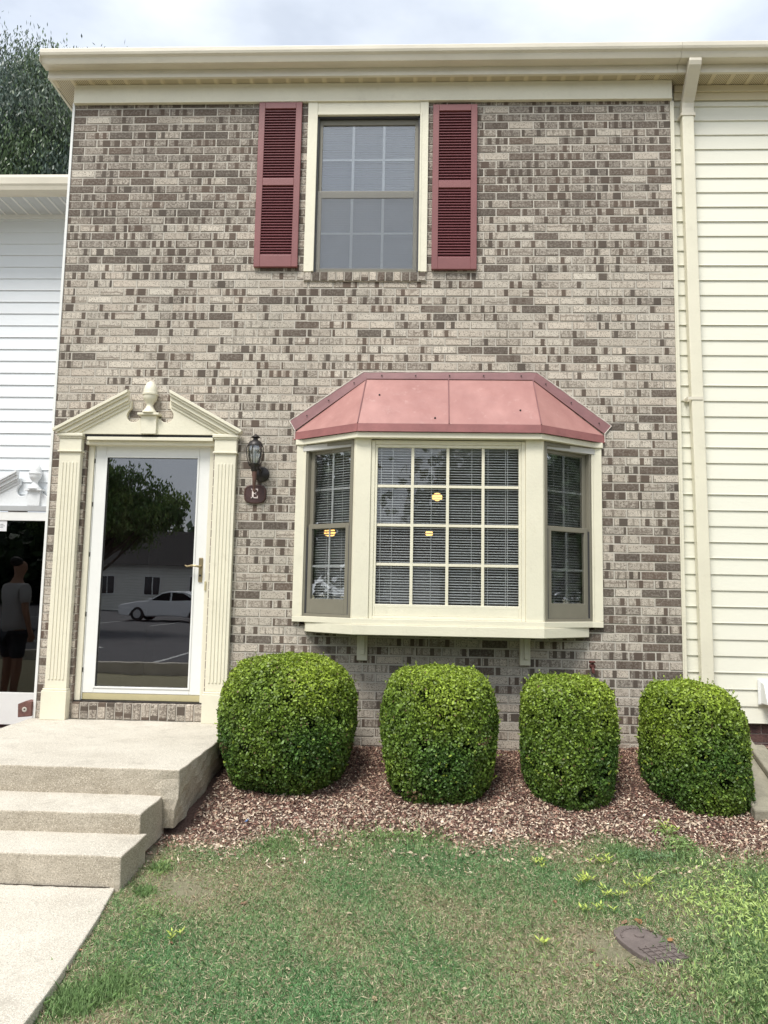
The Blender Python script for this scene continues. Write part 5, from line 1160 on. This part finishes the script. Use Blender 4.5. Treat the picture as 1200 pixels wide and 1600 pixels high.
# nose to -x
car(-8.9, -31.0, -.396, 4.75, -1, 'carpaint', 'silver white saloon car mirrored low in the storm door glass')
car(-6.6, -34.5, -.396, 4.9, -1, 'vanpaint', 'darker estate car parked behind the white one', 1.75)
car(.9, -29.0, -.396, 4.7, -1, 'carpaint', 'pale car across the lot mirrored in the bay glass', 1.5)

# ------------------------------------------------------------------ person seen only in the neighbour's door glass
def skin(name, joints, edges, mat, parent, sub=2):
    me = bpy.data.meshes.new(name); me.from_pydata([j[0] for j in joints], edges, []); me.update(); o = bpy.data.objects.new(name, me); C.objects.link(o)
    sm = o.modifiers.new('skin', 'SKIN'); sm.use_smooth_shade = True
    if not me.skin_vertices: me.skin_vertices.new(name='')
    for i, j in enumerate(joints): me.skin_vertices[0].data[i].radius = (j[1], j[2] if len(j) > 2 else j[1])
    me.skin_vertices[0].data[0].use_root = True
    ss = o.modifiers.new('sub', 'SUBSURF'); ss.levels = sub; ss.render_levels = sub
    me.materials.append(M[mat]); o.parent = parent; return o
pxx, pyy = -2.05, -.75; g0 = -.22
per = empty('person', (pxx, pyy, g0), 'person in grey T-shirt and dark shorts standing outside the neighbour door, arms down', 'person')
J = [((0, 0, .95), .15, .11), ((0, 0, 1.15), .14, .10), ((0, 0, 1.36), .16, .10), ((0, 0, 1.47), .06), ((0, -.01, 1.54), .052), ((0, -.03, 1.61), .062, .075), ((0, -.015, 1.68), .078, .092), ((0, -.0, 1.745), .066, .078),
     ((.19, 0, 1.41), .055), ((.26, .01, 1.15), .042), ((.28, -.05, .90), .030), ((.285, -.07, .83), .034, .02),
     ((-.19, 0, 1.41), .055), ((-.26, .01, 1.15), .042), ((-.28, -.05, .90), .030), ((-.285, -.07, .83), .034, .02),
     ((.10, 0, .85), .095), ((.11, -.01, .48), .062), ((.115, .02, .10), .042), ((.12, -.08, .04), .045, .03),
     ((-.10, 0, .85), .095), ((-.11, -.01, .48), .062), ((-.115, .02, .10), .042), ((-.12, -.08, .04), .045, .03), ((0, -.105, 1.655), .012), ((.045, -.095, 1.60), .010)]
Ed = [(0, 1), (1, 2), (2, 3), (3, 4), (4, 5), (5, 6), (6, 7), (2, 8), (8, 9), (9, 10), (10, 11), (2, 12), (12, 13), (13, 14), (14, 15), (0, 16), (16, 17), (17, 18), (18, 19), (0, 20), (20, 21), (21, 22), (22, 23), (6, 24)]
J = J[:25]
nb = len(J)
for s, w_i in ((1, 11), (-1, 15)):
    for k_ in range(4): # fingers
        b0 = len(J); fx = .285*s; J += [((fx, -.095+.018*k_, .79), .011), ((fx-.005*s, -.10+.02*k_, .735+.006*abs(k_-1.5)), .009)]; Ed += [(w_i, b0), (b0, b0+1)]
    b0 = len(J); J += [((.262*s, -.115, .82), .012), ((.25*s, -.135, .78), .010)]; Ed += [(w_i, b0), (b0, b0+1)]
per.rotation_euler = (0, 0, R(35))
skin('body', J, Ed, 'skin', per)
skin('shirt', [((0, 0, .80), .205, .16), ((0, 0, 1.0), .20, .15), ((0, 0, 1.18), .19, .145), ((0, 0, 1.36), .175, .12), ((0, 0, 1.46), .085), ((.20, 0, 1.40), .075), ((.25, .01, 1.20), .068), ((-.20, 0, 1.40), .075), ((-.25, .01, 1.20), .068)], [(0, 1), (1, 2), (2, 3), (3, 4), (3, 5), (5, 6), (3, 7), (7, 8)], 'shirt', per)
skin('shorts', [((0, 0, .90), .165, .125), ((.10, 0, .80), .115), ((.115, 0, .52), .09), ((-.10, 0, .80), .115), ((-.115, 0, .52), .09)], [(0, 1), (1, 2), (0, 3), (3, 4)], 'shorts', per)
skin('hair', [((0, .03, 1.66), .07, .07), ((0, .025, 1.73), .084, .088), ((0, .01, 1.79), .06, .065)], [(0, 1), (1, 2)], 'hair', per)
